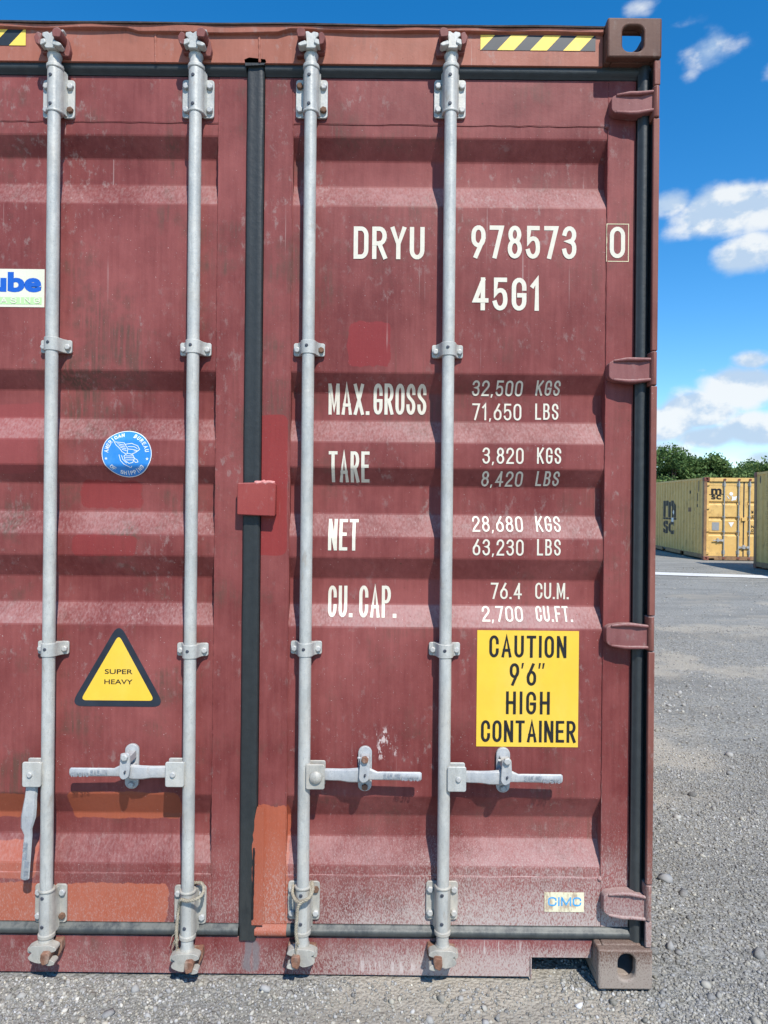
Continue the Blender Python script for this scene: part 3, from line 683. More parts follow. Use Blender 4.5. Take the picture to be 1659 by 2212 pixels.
for sx in (1, -1):
    for top in (1, 0):
        mb = MB(); z0, z1 = (2.778, 2.896) if top else (.0, .118); wx = .162
        hx = rrect(.044, .108, .017, .095, .021, 6) if top else rrect(.058, .110, .028, .106, .025, 6)
        fx = lambda a: sx*(1.219-wx+a)
        plate(mb, wx, .118, hx, .028, lambda a, b_, q: (fx(a), q, z0+b_))
        hz = rrect(.026, .134, .018, .134, .030, 6)
        if top: plate(mb, wx, .149, [(a, b_-.0) for a, b_ in hz], .026, lambda a, b_, q: (fx(a)*1.0, .0285+b_, z1-q-.0004))
        else: mb.box(*sorted((fx(.001), fx(wx-.001))), .0285, .17, z0+.0005, z0+.028)
        hs_ = rrect(.040, .118, .026, .092, .030, 6)
        zz0, zz1 = (z0, z1-.0265) if top else (z0+.0285, z1)
        plate(mb, .149, zz1-zz0, [(a, b_*(zz1-zz0)/.118) for a, b_ in hs_], .022, lambda a, b_, q: (fx(wx-q), .0285+a, zz0+b_))
        mb.box(*sorted((fx(.0), fx(.020))), .0285, .178, zz0, zz1)
        mb.box(*sorted((fx(.0205), fx(wx-.0225))), .155, .178, zz0, zz1)
        if top: mb.box(*sorted((fx(.0205), fx(wx-.0225))), .0285, .150, z0, z0+.010)
        else: mb.box(*sorted((fx(.0205), fx(wx-.0225))), .0285, .150, z1-.016, z1)
        o = mb.build('corner_casting', M['casting'], box_, bevel=.009, seg=3)
        def soften(bm): bmesh.ops.remove_doubles(bm, verts=bm.verts, dist=.0001)
        bm = bmesh.new(); bm.from_mesh(o.data); soften(bm); bmesh.ops.recalc_face_normals(bm, faces=bm.faces); bm.to_mesh(o.data); bm.free()
        o.data.shade_smooth(); o.data.set_sharp_from_angle(angle=math.radians(38))

# header beam with its folded lip and hazard films
mb = MB(); zt = W(800, 63, HY).z; zb = W(800, 139, HY).z
mb.box(-1.056, 1.056, HY, .13, zb, zt-.006)
nn = 60; ring = []
for i in range(nn+1):
    x = -1.056+2.112*i/nn; dz_ = .0022*mnoise.noise((x*4, 0, 0)); pr = .012+.004*mnoise.noise((x*7, 3, 0))
    bx = W(280, 60, HY).x < x < W(608, 60, HY).x
    lo_ = -.020 if bx else -.010
    ring.append([(x, HY-pr, zt+dz_), (x, HY-pr+.001, zt+lo_+dz_*2), (x, HY+.004, zt+lo_-.004), (x, HY+.02, zt-.004), (x, HY+.02, zt+dz_)])
mb.loft(ring)
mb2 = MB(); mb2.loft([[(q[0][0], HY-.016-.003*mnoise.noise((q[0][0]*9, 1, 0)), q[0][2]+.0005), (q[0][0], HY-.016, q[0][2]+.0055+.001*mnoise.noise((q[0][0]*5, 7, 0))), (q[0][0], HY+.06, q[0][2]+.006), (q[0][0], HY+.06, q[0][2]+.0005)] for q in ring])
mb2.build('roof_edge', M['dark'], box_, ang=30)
for px in (336, 560): bead(mb, W(px, 72, HY+.001), W(px+1, 136, HY+.001), .0042, .008)
header = mb.build('header_beam', M['header'], box_, bevel=.0015)
def hazard(l, r, tp, bt, phase, n):
    a = W(l, tp, HY); b_ = W(r, bt, HY); x0, x1, z0, z1 = a.x, b_.x, b_.z, a.z; h = z1-z0; mb = MB()
    mb.prism([(x0, z0), (x1, z0), (x1, z1), (x0, z1)], HY-.0012, HY-.0002); mb.cur = 1
    pitch = (x1-x0)/n; wd = pitch*.51; lean = h*.93
    for k in range(-2, int(n)+3):
        xa = x0+phase*pitch+k*pitch
        pl = [(xa, z0), (xa+wd, z0), (xa+wd+lean, z1), (xa+lean, z1)]
        for lim, sg in ((x0, 1), (x1, -1)):    # clip to the film
            out = []
            for i in range(len(pl)):
                p, q = pl[i], pl[(i+1) % len(pl)]; ip, iq = sg*(p[0]-lim) >= 0, sg*(q[0]-lim) >= 0
                if ip: out.append(p)
                if ip != iq: tt = (lim-p[0])/(q[0]-p[0]); out.append((lim, p[1]+tt*(q[1]-p[1])))
            pl = out
            if len(pl) < 3: break
        if len(pl) >= 3: mb.flat(pl, HY-.0017)
    mb.build('hazard_stripe', [M['hazb'], M['hazy']], header)
hazard(1038, 1286, 76, 111, -.494, 3.49)
hazard(-190, 56, 62, 99, .95, 3.46)

# sill beam with a notch beside the right casting
mb = MB(); zs = .111; ny = .060
xn = W(1145, 2080, ny).x
mb.prism([(-xn, -.003), (xn, -.003), (xn, .056), (1.055, .056), (1.055, zs), (-1.055, zs), (-1.055, .056), (-xn, .056)], ny, ny+.012)
mb.prism([(xn, -.006), (xn+.004, -.006), (xn+.004, .057), (xn, .057)], ny-.006, .13)
mb.box(-1.055, 1.055, ny+.0125, .13, .100, zs-.0005)
sill = mb.build('sill_beam', M['sill'], box_, bevel=.0015)
mb = MB(); mb.box(-1.16, 1.16, .30, 12.0, .09, .15); mb.box(-1.15, 1.15, .30, .32, .001, .09)  # second box: dark plate put behind the sill notch for its shade
mb.box(1.19, 1.218, .19, 12.0, .03, .16); mb.box(-1.218, -1.19, .19, 12.0, .03, .16)
mb.build('underframe', M['inside'], box_)
# side walls, roof and end (seen only from the side)
mb = MB()
def ribs(L, y0, pitch=.278, depth=.036):
    out = []; y = y0
    while y < L-.2: out += [(y, 0), (y+.10, 0), (y+.14, depth), (y+.238, depth)]; y += pitch
    out.append((L, 0)); return out
rb = ribs(12.0, .2)
for sx in (1, -1): mb.loft([[(sx*(1.214-q), y, z) for y, q in rb] for z in (.16, 2.84)], caps=False, closed=False)
for sx in (1, -1): mb.box(*sorted((sx*1.16, sx*1.2185)), .18, 12.0, 2.84, 2.885)
mb.box(-1.16, 1.16, .131, 12.0, 2.862, 2.872); mb.box(-1.2, 1.2, 11.98, 12.1, .1, 2.88)
mb.build('body_shell', M['wall'], box_)

YO = SHIFT
# lock plate across the doors
a = W(512, 1043, .047); c_ = W(595, 1115, .047); mb = MB()
mb.prism(round_poly([(a.x, c_.z+.003), (c_.x-.03, c_.z), (c_.x-.002, c_.z-.001), (c_.x, a.z+.001), (c_.x-.02, a.z+.003), (a.x+.001, a.z)], .005, 3), .047, .056)
xm = W(568, 1080, .056).x
mb.box(xm, c_.x-.002, .0565, .0848, c_.z+.003, a.z-.002); mb.box(a.x+.02, xm-.001, .0565, .068, a.z-.012, a.z-.003)
lp = mb.build('lock_plate', M['lockplate'], box_, bevel=.003)
mb = MB(); pts = [Vector((a.x+.052+(c_.x-a.x-.056)*i/9, .052+.004*random.random(), a.z+.004*random.random())) for i in range(10)]
mb.tube(pts, [.004]+[random.uniform(.005, .009) for _ in range(8)]+[.003], 8); mb.build('weld_bead', M['weldpink'], lp)

# ---- locking rods
RY, RR = .048, .0185
RODS = [(113, 106), (418.5, 411), (669, 658), (971, 961)]
def plate_bracket(x, zc, up, mats, rusty=()):
    """bearing bracket: flanged plate with a sleeve, collars, bolts and rivets"""
    mb = MB(); hw, hh_ = .0485, .0585
    for sg in (1, -1):
        mb.cur = 0
        pl = rrect(min(sg*.012, sg*hw), max(sg*.012, sg*hw), -hh_, hh_, .009, 3)
        mb.prism([(x+a, zc+b_) for a, b_ in pl], .077, .0843)
        for k in (1, -1):
            mb.cur = 3 if (sg, k) in rusty else 1
            mb.bolt(x+sg*.0365, zc+k*.036, .077, .0105, .010, random.random()); mb.cur = 0
    r = .0228       # sleeve blending into the plate
    ar = [(x+r*math.cos(q), RY+.006-r*math.sin(q)) for q in np.linspace(0, PI, 13)]
    sec = [(x+.028, .0772), (x+.0245, .071)]+ar+[(x-.0245, .071), (x-.028, .0772)]
    mb.profile(sec, 'z', zc-hh_+.004, zc+hh_+.018)
    for z0, z1, rr in ((zc-hh_-.003, zc-hh_+.006, .0252), (zc+hh_+.014, zc+hh_+.028, .0250)):
        mb.lathe(x, RY+.004, [(.016, z0), (rr-.002, z0), (rr, z0+.002), (rr, z1-.002), (rr-.002, z1), (.016, z1)], 22)
    mb.cur = 2
    for q in (.046, -.040): mb.cyl((x-.004, RY-.0170, zc+q), (x-.004, RY-.0205, zc+q), .0058, .005, 10)
    if not up:
        mb.v = [(p[0], p[1], 2*zc-p[2]) for p in mb.v]
    return mb, [mats, M['boltc'], M['rivet'], M['rustbolt']]
def saddle(x, zc, rusty=False):
    mb = MB(); r = .0235; h = .0205
    for sg in (1, -1):
        mb.cur = 0; mb.prism([(x+a, zc+b_) for a, b_ in rrect(min(sg*.02, sg*.0475), max(sg*.02, sg*.0475), -h*.98, h*.98, .006, 3)], .076, .0838)
        mb.cur = 3 if rusty and sg > 0 else 1; mb.bolt(x+sg*.0365, zc-.002, .076, .0098, .010, random.random())
    mb.cur = 0
    ar = [(x+r*math.cos(q), RY+.003-r*math.sin(q)) for q in np.linspace(0, PI, 13)]
    mb.profile([(x+.036, .0762), (x+.029, .069)]+ar+[(x-.029, .069), (x-.036, .0762)], 'z', zc-h, zc+h)
    mb.cur = 2; mb.cyl((x-.003, RY-.019, zc+.003), (x-.003, RY-.0222, zc+.003), .0055, .0048, 10)
    return mb, [M['galv'], M['boltc'], M['rivet'], M['rustbolt']]
def cam_head(x, zr, up, s, dusty):
    """locking cam at a rod end and the keeper on the beam that it grips"""
    k = 1 if up else -1; Z = lambda q: zr+k*q; T = lambda pl: [(x+s*a, Z(b_)) for a, b_ in pl]
    mb = MB(); yb = (HY if up else .060)-YO+.0005
    mb.lathe(x, RY+.001, sorted([(.0155, Z(-.040)), (.0165, Z(-.012)), (.0215, Z(-.005)), (.0215, Z(.003)), (.0165, Z(.010)), (.012, Z(.012))], key=lambda q: q[1]), 20)
    if up:
        mb.prism(round_poly(T([(-.014, .006), (-.020, .016), (-.013, .026), (-.017, .036), (-.025, .042), (-.024, .053), (-.008, .056), (-.003, .050), (.006, .057), (.016, .056), (.014, .042), (.012, .028), (.017, .016), (.013, .006)]), .003, 2), .018, .050)
        parts = (([(.008, .012), (.030, .006), (.038, .013), (.030, .019), (.014, .026)], .010, .038), ([(-.010, .020), (-.027, .012), (-.035, .020), (-.028, .030), (-.014, .034)], .014, .042), ([(.010, .046), (.030, .052), (.040, .062), (.034, .066), (.022, .060), (.008, .055)], .022, .044))
    else:
        mb.prism(round_poly(T([(-.026, .000), (.024, -.002), (.040, .004), (.044, .013), (.034, .018), (.018, .020), (.012, .030), (.006, .046), (-.004, .052), (-.018, .050), (-.034, .044), (-.042, .036), (-.036, .028), (-.028, .020), (-.040, .014), (-.040, .006)]), .004, 3), .020, .050)
        parts = (([(.014, .040), (.030, .036), (.042, .042), (.042, .050), (.026, .054), (.014, .050)], .012, .040), ([(-.046, .010), (-.036, .006), (-.030, .022), (-.040, .030), (-.047, .024)], .030, .052))
    for pl, y0, y1 in parts: mb.prism(round_poly(T(pl), .004, 2), y0, y1)
    c_ = mb.build('cam', M['galvd'] if dusty else M['galv'], None, bevel=.003, seg=2)
    mb = MB()
    if up: parts = (([(-.040, .010), (.044, -.002), (.048, .020), (.040, .054), (-.022, .058), (-.044, .040)], .044, yb), ([(.014, .030), (.036, .028), (.040, .050), (.030, .058), (.016, .054), (.012, .044)], .002, .045), ([(-.040, .016), (-.028, .012), (-.024, .046), (-.036, .052), (-.046, .036)], .012, .045))
    else: parts = (([(-.040, .012), (.044, .004), (.046, .030), (.036, .052), (-.022, .056), (-.042, .040)], .054, yb), ([(.004, .014), (.024, .012), (.030, .020), (.026, .044), (.008, .050), (.002, .034)], .006, .052))
    for pl, y0, y1 in parts: mb.prism(round_poly(T(pl), .0035, 2), y0, y1)
    kp = mb.build('cam_keeper', M['rust'] if dusty else M['keeper'], None, bevel=.002)
    return c_, kp
def lever(s, mapf, withtext=True):
    """forged handle: a along its length from the hub, b across, y depth"""
    mb = MB(); st = []
    K = [(.0, .017, .017, .036, .054), (.02, .0185, .0185, .036, .054), (.06, .019, .018, .033, .051), (.085, .021, .021, .029, .048), (.115, .024, .021, .028, .046), (.150, .023, .012, .030, .044), (.172, .012, .013, .033, .044), (.185, .0125, .0128, .0335, .0435), (.30, .0135, .0130, .030, .041), (.304, .010, .0095, .0315, .0395)]
    for a, bu, bd, y0, y1 in K:
        m_ = (y0+y1)/2; st.append([mapf(a, m_, bu), mapf(a, y0+.002, bu*.75), mapf(a, y0, 0), mapf(a, y0+.002, -bd*.75), mapf(a, m_, -bd), mapf(a, y1-.002, -bd*.8), mapf(a, y1-.002, bu*.8)])
    mb.loft(st); mb.cur = 0
    if withtext:
        ad = lambda a, yy, b_: mapf(a, .0290-yy*0-(a-.185)*.026+.0030, b_)
        for a0, a1, b0, b1, flip in ((.190, .240, -.004, .0095, 0), (.245, .296, -.0115, .002, 1)):
            tm = MB()
            text(tm, 'SAEJIN', 0, a1-a0, 0, b1-b0, .0022, .0016)
            vs = []
            for x, y, z in tm.v:
                al, bl = (a0+x, b0+z) if s > 0 else (a1-x, b0+z)
                if flip: al, bl = a0+a1-al, b0+b1-bl
                yy = .0312-(al-.185)*.030-.0006
                vs.append(mapf(al, yy, bl))
            mb.cur = 1; mb.add(vs, tm.f)
    return mb
def hub(x, z, s, dome):
    mb = MB(); x0, x1 = x+s*.008, x+s*.064
    mb.prism(rrect(min(x0, x1), max(x0, x1), z-.0375, z+.0375, .006, 3), .022, .028)
    mb.prism(rrect(min(x0, x1), max(x0, x1), z-.0375, z+.0375, .006, 3), .057, .062)
    mb.box(min(x0, x0+s*.012), max(x0, x0+s*.012), .0282, .0568, z-.034, z+.034)
    if dome: mb.loft([[(x+s*.038+r*math.cos(q), y, z+r*math.sin(q)) for q in np.linspace(0, 2*PI, 18, endpoint=False)] for r, y in ((.0195, .022), (.018, .015), (.011, .0095), (.003, .008))])
    else: mb.cur = 1; mb.cyl((x+s*.041, .024, z), (x+s*.041, .0165, z), .0088, .0080, 14)
    return mb
def catch(x, z, s, ztop, zbot, rusty):
    mb = MB(); hh_ = (ztop-zbot)/2; zc = (ztop+zbot)/2
    mb.prism(rrect(x-.021, x+.021, zbot, ztop, .020, 6), .076, .0868)
    mb.prism(rrect(x-.016, x+.016, z-.030, z+.016, .004, 3), .052, .0765)
    hp = round_poly([(x-.012, z+.062), (x+.014, z+.062), (x+.016, z+.020), (x+.012, z-.010), (x-.006, z-.018), (x-.017, z-.006), (x-.015, z+.024)], .008, 3)
    mb.prism(hp, .016, .0235); mb.prism([(x-.012, z+.052), (x+.014, z+.052), (x+.015, z+.030), (x-.013, z+.030)], .0238, .0758)
    mb.cyl((x-.022, .045, z+.048), (x-.012, .045, z+.048), .004, None, 8)
    mb.cur = 2; mb.cyl((x+.003, .0158, z+.006), (x-.001, .0145, z+.008), .0055, .004, 10)
    mb.cur = 1 if not rusty else 3; mb.bolt(x+.001, ztop-.018, .0155, .0115, .010, .2)
    mb.cur = 1 if rusty != 2 else 3; mb.bolt(x, zbot+.014, .076, .010, .010, .5)
    return mb
for i, (p0, p1) in enumerate(RODS):
    x = (W(p0, 500, RY).x+W(p1, 1500, RY).x)/2; s = 1 if i >= 2 else -1
    ztop = W(p0+4, 122, RY).z; zbot = W(p1-4, (2032, 2050, 2040, 2043)[i], RY).z
    zb_t = W(p0, 213, .075).z; zb_b = W(p1, (1952, 1955, 1946, 1946)[i], .075).z
    mb = MB(); prf = [(.0, zbot+.002), (RR, zbot+.004)]; zz = zbot+.02
    while zz < ztop-.02: prf.append((RR+random.uniform(-.00012, .00012), zz)); zz += .10
    prf += [(RR, ztop-.004), (0, ztop-.002)]
    mb.lathe(x, RY, [(RR if 0 < k_ < len(prf)-1 else .001, q) for k_, (_, q) in enumerate(prf)], 24)
    rod = mb.build('locking_rod', M['galv'], box_)
    q, ms2 = plate_bracket(x, zb_t, 1, M['galv'], {0: [(1, -1)], 2: [(-1, 1), (1, -1)]}.get(i, ())); q.build('rod_bracket', ms2, rod, bevel=.0022)
    q, ms2 = plate_bracket(x, zb_b, 0, M['galvd'], {2: [(1, -1)], 0: [(1, 1)]}.get(i, ())); q.build('rod_bracket', ms2, rod, bevel=.0022)
    for py in ((746, 1401), (752, 1405), (753, 1401), (757, 1404))[i]:
        q, ms2 = saddle(x, W(p0, py, .06).z, i == 2 and py < 800); q.build('rod_guide', ms2, rod, bevel=.0018)
    sc_ = -1 if i >= 2 else 1
    for z_, up in ((ztop, 1), (zbot, 0)):
        c_, kp = cam_head(x, z_, up, sc_, not up)
        c_.parent = rod; kp.parent = header if up else sill
    zh = W(700, (1675, 1672, 1674, 1676)[i], .04).z
    sh = s
    hub(x, zh, sh, i == 2).build('handle_hub', [M['galvd'] if i == 2 else M['galv'], M['boltc']], rod, bevel=.002)
    if i == 0:
        th = math.radians(3.0)
        mf = lambda a, y, b_: (x-.043-(a+.0)*math.sin(th)-b_*math.cos(th), y, zh-.016-a*math.cos(th)+b_*math.sin(th))
        lever(1, mf).build('handle', [M['galvh'], M['grip']], rod, bevel=0, ang=30)
    else:
        mf = lambda a, y, b_: (x+sh*(.050+a), y, zh+b_-.0*a)
        lever(sh, mf).build('handle', [M['galvh'], M['grip']], rod, bevel=0, ang=30)
    xc = x+sh*(.206 if i == 0 else .183)
    catch(xc, zh+.002, sh, W(789, 1614, .07).z, W(789, 1711, .07).z, (0, 0, 2, 0)[i]).build('handle_catch', [M['galvh'], M['boltc'], M['rivet'], M['rust']], rod, bevel=.0018)

# ---- lettering and signs
def let(name, items, t_px, mat=None, parent=None, gap=None):
    mb = MB()
    for s_, l, r, tp, bt in items:
        a = WS(l, (tp+bt)/2); b_ = WS(r, (tp+bt)/2); z1 = WS((l+r)/2, tp).z; z0 = WS((l+r)/2, bt).z
        text(mb, s_, a.x, b_.x, z0, z1, t_px*.00144, gap=None if gap is None else gap*.00144)
    return lay(name, mb, mat or M['letter'], surf, BRK, .0010, parent or door_r)
let('owner_code_lettering', [('DRYU', 764, 917, 490, 560)], 9.2, gap=8)
let('serial_number_lettering', [('978573', 1018, 1245, 488, 559)], 9.2, gap=8.5)
let('size_type_lettering', [('45G1', 1021, 1168, 600, 671)], 9.4, gap=9)
for nm, tt, gp, items in (
    ('weight_lettering', 6.9, 4.2, [('MAX.GROSS', 710, 921, 829, 896), ('TARE', 710, 798, 975, 1042), ('NET', 709, 774, 1121, 1189)]),
    ('capacity_lettering', 6.9, 4.2, [('CU.', 709, 763, 1265, 1333), ('CAP.', 776, 857, 1265, 1334)]),
    ('weight_figure', 3.9, 4.6, [('32,500', 1020, 1129, 822, 856), ('71,650', 1020, 1126, 872, 908), ('3,820', 1042, 1131, 967, 1002), ('8,420', 1040, 1129, 1018, 1051), ('28,680', 1020, 1129, 1115, 1149), ('63,230', 1021, 1131, 1165, 1200)]),
    ('weight_unit', 3.9, 4.6, [('KGS', 1158, 1210, 822, 855), ('LBS', 1156, 1206, 872, 907), ('KGS', 1160, 1212, 967, 1002), ('LBS', 1158, 1208, 1018, 1050), ('KGS', 1157, 1210, 1115, 1149), ('LBS', 1160, 1211, 1165, 1200)]),
    ('capacity_figure', 4.0, 3.9, [('76.4', 1060, 1127, 1259, 1294), ('2,700', 1041, 1129, 1309, 1343)]),
    ('capacity_unit', 4.0, 3.6, [('CU.M.', 1156, 1229, 1259, 1294), ('CU.FT.', 1157, 1236, 1309, 1343)])):
    for it in items: let(nm, [('MAX.', 710, 799, 829, 896), ('GROSS', 807, 921, 829, 896)] if it[0] == 'MAX.GROSS' else [it], tt, gap=gp)
mb = MB()
a = W(1317, 525, FR); b_ = W(1350, 525, FR); text(mb, '0', a.x, b_.x, W(1333, 558, FR).z, W(1333, 490, FR).z, .0125)
mb.cur = 1; a = W(1311, 484, FR); b_ = W(1357, 565, FR)
ribbon(mb, [(a.x, a.z), (b_.x, a.z), (b_.x, b_.z), (a.x, b_.z)], .0022, 1, 0)
lay('check_digit', mb, [M['letter'], M['lbox']], lambda z: FR, [], .0009, door_r)

def flatsign(name, mats, mb, parent, y=SO): return lay(name, mb, mats, lambda z: y, [], 0, parent)
# caution sign
mb = MB(); a = W(1031, 1361, SO); b_ = W(1248, 1614, SO)
mb.prism([(a.x, b_.z), (b_.x, b_.z), (b_.x, a.z), (a.x, a.z)], -.0016, -.0004); mb.cur = 1
for s_, l, r, tp, bt, gp in (('CAUTION', 1057, 1223, 1372, 1421, 6), ('9\'6"', 1101, 1178, 1432, 1481, 4.5), ('HIGH', 1093, 1187, 1493, 1543, 8), ('CONTAINER', 1039, 1243, 1555, 1604, 5)):
    c0, c1 = W(l, tp, SO), W(r, bt, SO); text(mb, s_, c0.x, c1.x, c1.z, c0.z, .0086, gp*.00144, y=-.0022)
flatsign('caution_sign', [M['yellow'], M['black']], mb, door_r)
# maker's sticker, bottom rail
mb = MB(); a = W(1176, 1927, FR); b_ = W(1261, 1970, FR)
mb.prism([(a.x, b_.z), (b_.x, b_.z), (b_.x, a.z), (a.x, a.z)], -.0012, -.0004); mb.cur = 1
c0, c1 = W(1184, 1937, FR), W(1255, 1957, FR); text(mb, 'CIMC', c0.x, c1.x, c1.z, c0.z, .0040, .0052, y=-.0017)
flatsign('maker_sticker', [M['slabel'], M['cyan']], mb, door_r, FR)
# leasing sticker, left door
mb = MB(); a = W(-190, 579, SO); b_ = W(96, 664, SO)
mb.prism([(a.x, b_.z), (b_.x, b_.z), (b_.x, a.z), (a.x, a.z)], -.0012, -.0004)
mb.cur = 1; c0, c1 = W(-150, 586, SO), W(90, 632, SO); ftext(mb, 'seacube', c0.x, c1.x, c1.z, c0.z, .045, -.0017)
mb.cur = 2; c0, c1 = W(-190, 640, SO), W(90.5, 658, SO); mb.flat([(c0.x, c1.z), (c1.x, c1.z), (c1.x, c0.z), (c0.x, c0.z)], -.0017)
mb.cur = 0; c0, c1 = W(-36, 642, SO), W(87, 656, SO); text(mb, 'LEASING', c0.x, c1.x, c1.z, c0.z, .0034, .010, y=-.0022)
flatsign('leasing_sticker', [M['swhite'], M['bluel'], M['sgreen']], mb, door_l)
# warning triangle
mb = MB(); z0, z1 = W(255, 1523, SO).z, W(255, 1350, SO).z; xc = W(255, 1440, SO).x
tri = lambda e, r: round_poly([(xc-.139+e*1.75, z0+e), (xc+.139-e*1.75, z0+e), (xc+.002, z1-e*2.05)], r, 6)
mb.prism(tri(-.004, .040), -.0012, -.0004); mb.cur = 1; mb.flat(tri(.0145, .018), -.0017); mb.cur = 2
for s_, l, r, tp, bt in (('SUPER', 227, 287, 1445, 1456), ('HEAVY', 226, 287, 1467, 1478)):
    c0, c1 = W(l, tp, SO), W(r, bt, SO); ftext(mb, s_, c0.x, c1.x, c1.z, c0.z, .012, -.0022)
flatsign('warning_triangle', [M['navy'], M['yellow'], M['black']], mb, door_l)
# round blue bureau sticker, pressed over the ribs
mb = MB(); cc = WS(274, 981); rz = (WS(274, 931).z-WS(274, 1031).z)/2; cc.z = (WS(274, 931).z+WS(274, 1031).z)/2; rx = (WS(328, 981).x-WS(220, 981).x)/2
el = lambda k, n=48: [(cc.x+rx*k*math.cos(2*PI*q/n), cc.z+rz*k*math.sin(2*PI*q/n)) for q in range(n)]
mb.cur = 1; mb.flat(el(1.0), -.0002); mb.cur = 0; mb.flat(el(.972), -.0006); mb.cur = 1
def ringtext(s_, a0, a1, rad, hgt, inward):
    n = len(s_)
    for i, ch in enumerate(s_):
        if ch == ' ': continue
        ang = math.radians(a0+(a1-a0)*(i+.5)/n); ux, uz = math.cos(ang), math.sin(ang)
        hw = hgt*.36
        def f(x, z):
            lx, lz = x-hw, z-hgt/2
            if inward: px_, pz_ = -uz*lx*1, ux*lx
            else: px_, pz_ = uz*lx, -ux*lx
            k = -1 if inward else 1
            return (cc.x+rx*(ux*(rad+k*lz)+px_), cc.z+rz*(uz*(rad+k*lz)+pz_))
        wf = GL[ch][0]; w0 = 2*hw*(.95 if wf else .3)
        text(mb, ch, hw-w0/2, hw+w0/2, 0, hgt, .030, tx=f, y=-.0010) if wf else ribbon(mb, [f(hw, 0), f(hw, hgt)], .03*rx, 0, -.0010)
_rib = ribbon
def ribbon(mb_, pts, t_, cl, y): return _rib(mb_, pts, t_*rx if t_ == .030 else t_, cl, y)
ringtext('AMERICAN', 178, 98, .82, .165, 0); ringtext('BUREAU', 72, 4, .82, .165, 0); ringtext('OF', 218, 236, .82, .165, 1); ringtext('SHIPPING', 248, 322, .82, .165, 1)
E = lambda x, z: (cc.x+rx*x, cc.z+rz*z)
for sg in (1, -1):
    st = []
    for q in range(10):
        r_ = .07 if q % 2 == 0 else .03; st.append(E(sg*.82+r_*math.sin(q*PI/5), -.22+r_*math.cos(q*PI/5)))
    mb.flat(st, -.0010)
eagle = [[(-.50, .50), (-.10, .46), (.05, .20), (.02, .0)], [(-.50, .50), (-.42, .36), (-.30, .25), (-.18, .08), (-.02, -.02)], [(-.05, .40), (.20, .44), (.44, .34), (.52, .18), (.36, .05), (.20, -.02)],
         [(.52, .18), (.40, .10), (.30, .12)], [(.06, .30), (.30, .30), (.42, .22)], [(.05, .2), (.25, .18), (.40, .14)], [(-.36, .42), (-.10, .36)], [(-.30, .34), (-.06, .28)], [(-.24, .26), (-.02, .20)], [(-.18, .18), (0, .12)],
         [(.02, 0), (-.10, -.10), (-.05, -.30), (.10, -.42), (.25, -.38), (.32, -.20), (.25, -.05), (.12, .0), (.02, 0)], [(-.30, -.06), (-.24, -.30), (-.10, -.46), (.05, -.54)], [(-.20, -.08), (-.14, -.26), (0, -.40)],
         [(-.05, -.18), (.30, -.18)], [(-.02, -.10), (.27, -.10)], [(.0, -.27), (.28, -.27)], [(.32, -.20), (.44, -.28), (.46, -.36), (.36, -.38), (.30, -.30)], [(.05, -.54), (.16, -.60), (.20, -.54)]]
for j, e in enumerate(eagle): _rib(mb, [E(*p) for p in e], .0019, 0, -.0010-.00002*j)
lay('bureau_sticker', mb, [M['blue'], M['silver']], surf, BRK, .0012, door_l)

# ---- ropes tied to the two middle rods (they hang from it: things of their own)
def rope(name, path, label, r=.0034, fray=0):
    P_ = [Vector(p) for p in path]; d = []
    for i in range(len(P_)-1):
        p0, p1, p2, p3 = P_[max(i-1, 0)], P_[i], P_[i+1], P_[min(i+2, len(P_)-1)]
        for k in range(10):
            t_ = k/10; d.append(.5*((2*p1)+(p2-p0)*t_+(2*p0-5*p1+4*p2-p3)*t_*t_+(3*p1-p0-3*p2+p3)*t_**3))
    d.append(P_[-1]); mb = MB(); L_ = 0.; tw = []
    for i, p in enumerate(d):
        if i: L_ += (p-d[i-1]).length
        tw.append(L_*2*PI/.022)
    for s_ in range(3):
        pts = []
        for i, p in enumerate(d):
            tg = (d[min(i+1, len(d)-1)]-d[max(i-1, 0)]).normalized(); up = Vector((0, -1, 0)); up = (up-tg*up.dot(tg)); up = up.normalized() if up.length > .05 else tg.orthogonal().normalized(); bi = tg.cross(up)
            a_ = tw[i]+s_*2*PI/3; pts.append(p+(up*math.cos(a_)+bi*math.sin(a_))*r*.75)
        mb.tube(pts, r*.85, 6)
    for k in range(fray):
        p = d[-1-random.randrange(14)].copy(); q = [p]
        for j in range(4): p = p+Vector((random.gauss(-.001, .004), random.gauss(0, .002), -random.uniform(.006, .014))); q.append(p)
        mb.tube(q, [.0016, .0014, .0012, .0009, .0005], 4)
    return tag(mb.build(name, M['rope'], None, ang=60), label, 'rope', 'ropes tied round the locking rods')
def rp(px, py, y): return tuple(W(px, py, y))
rope('rope', [rp(417, 1907, .076), rp(436, 1908, .055), rp(440, 1925, .030), rp(428, 1940, .014), rp(405, 1946, .016), rp(390, 1944, .030), rp(386, 1962, .048), rp(383, 1985, .046), rp(381, 2010, .044), rp(382, 2030, .043)],
     'frayed pale rope tied round the rod left of the black centre gasket', fray=16)
rope('rope', [rp(634, 1912, .070), rp(632, 1930, .050), rp(640, 1946, .024), rp(650, 1948, .012), rp(668, 1938, .012), rp(676, 1922, .030), rp(674, 1906, .060), rp(668, 1938, .0115), rp(650, 1950, .0085), rp(643, 1962, .010), rp(641, 1985, .013), rp(639, 2010, .012), rp(641, 2030, .012), rp(644, 2040, .016)],
     'twisted pale rope knotted round the rod right of the black centre gasket', fray=3)

YO = 0.0
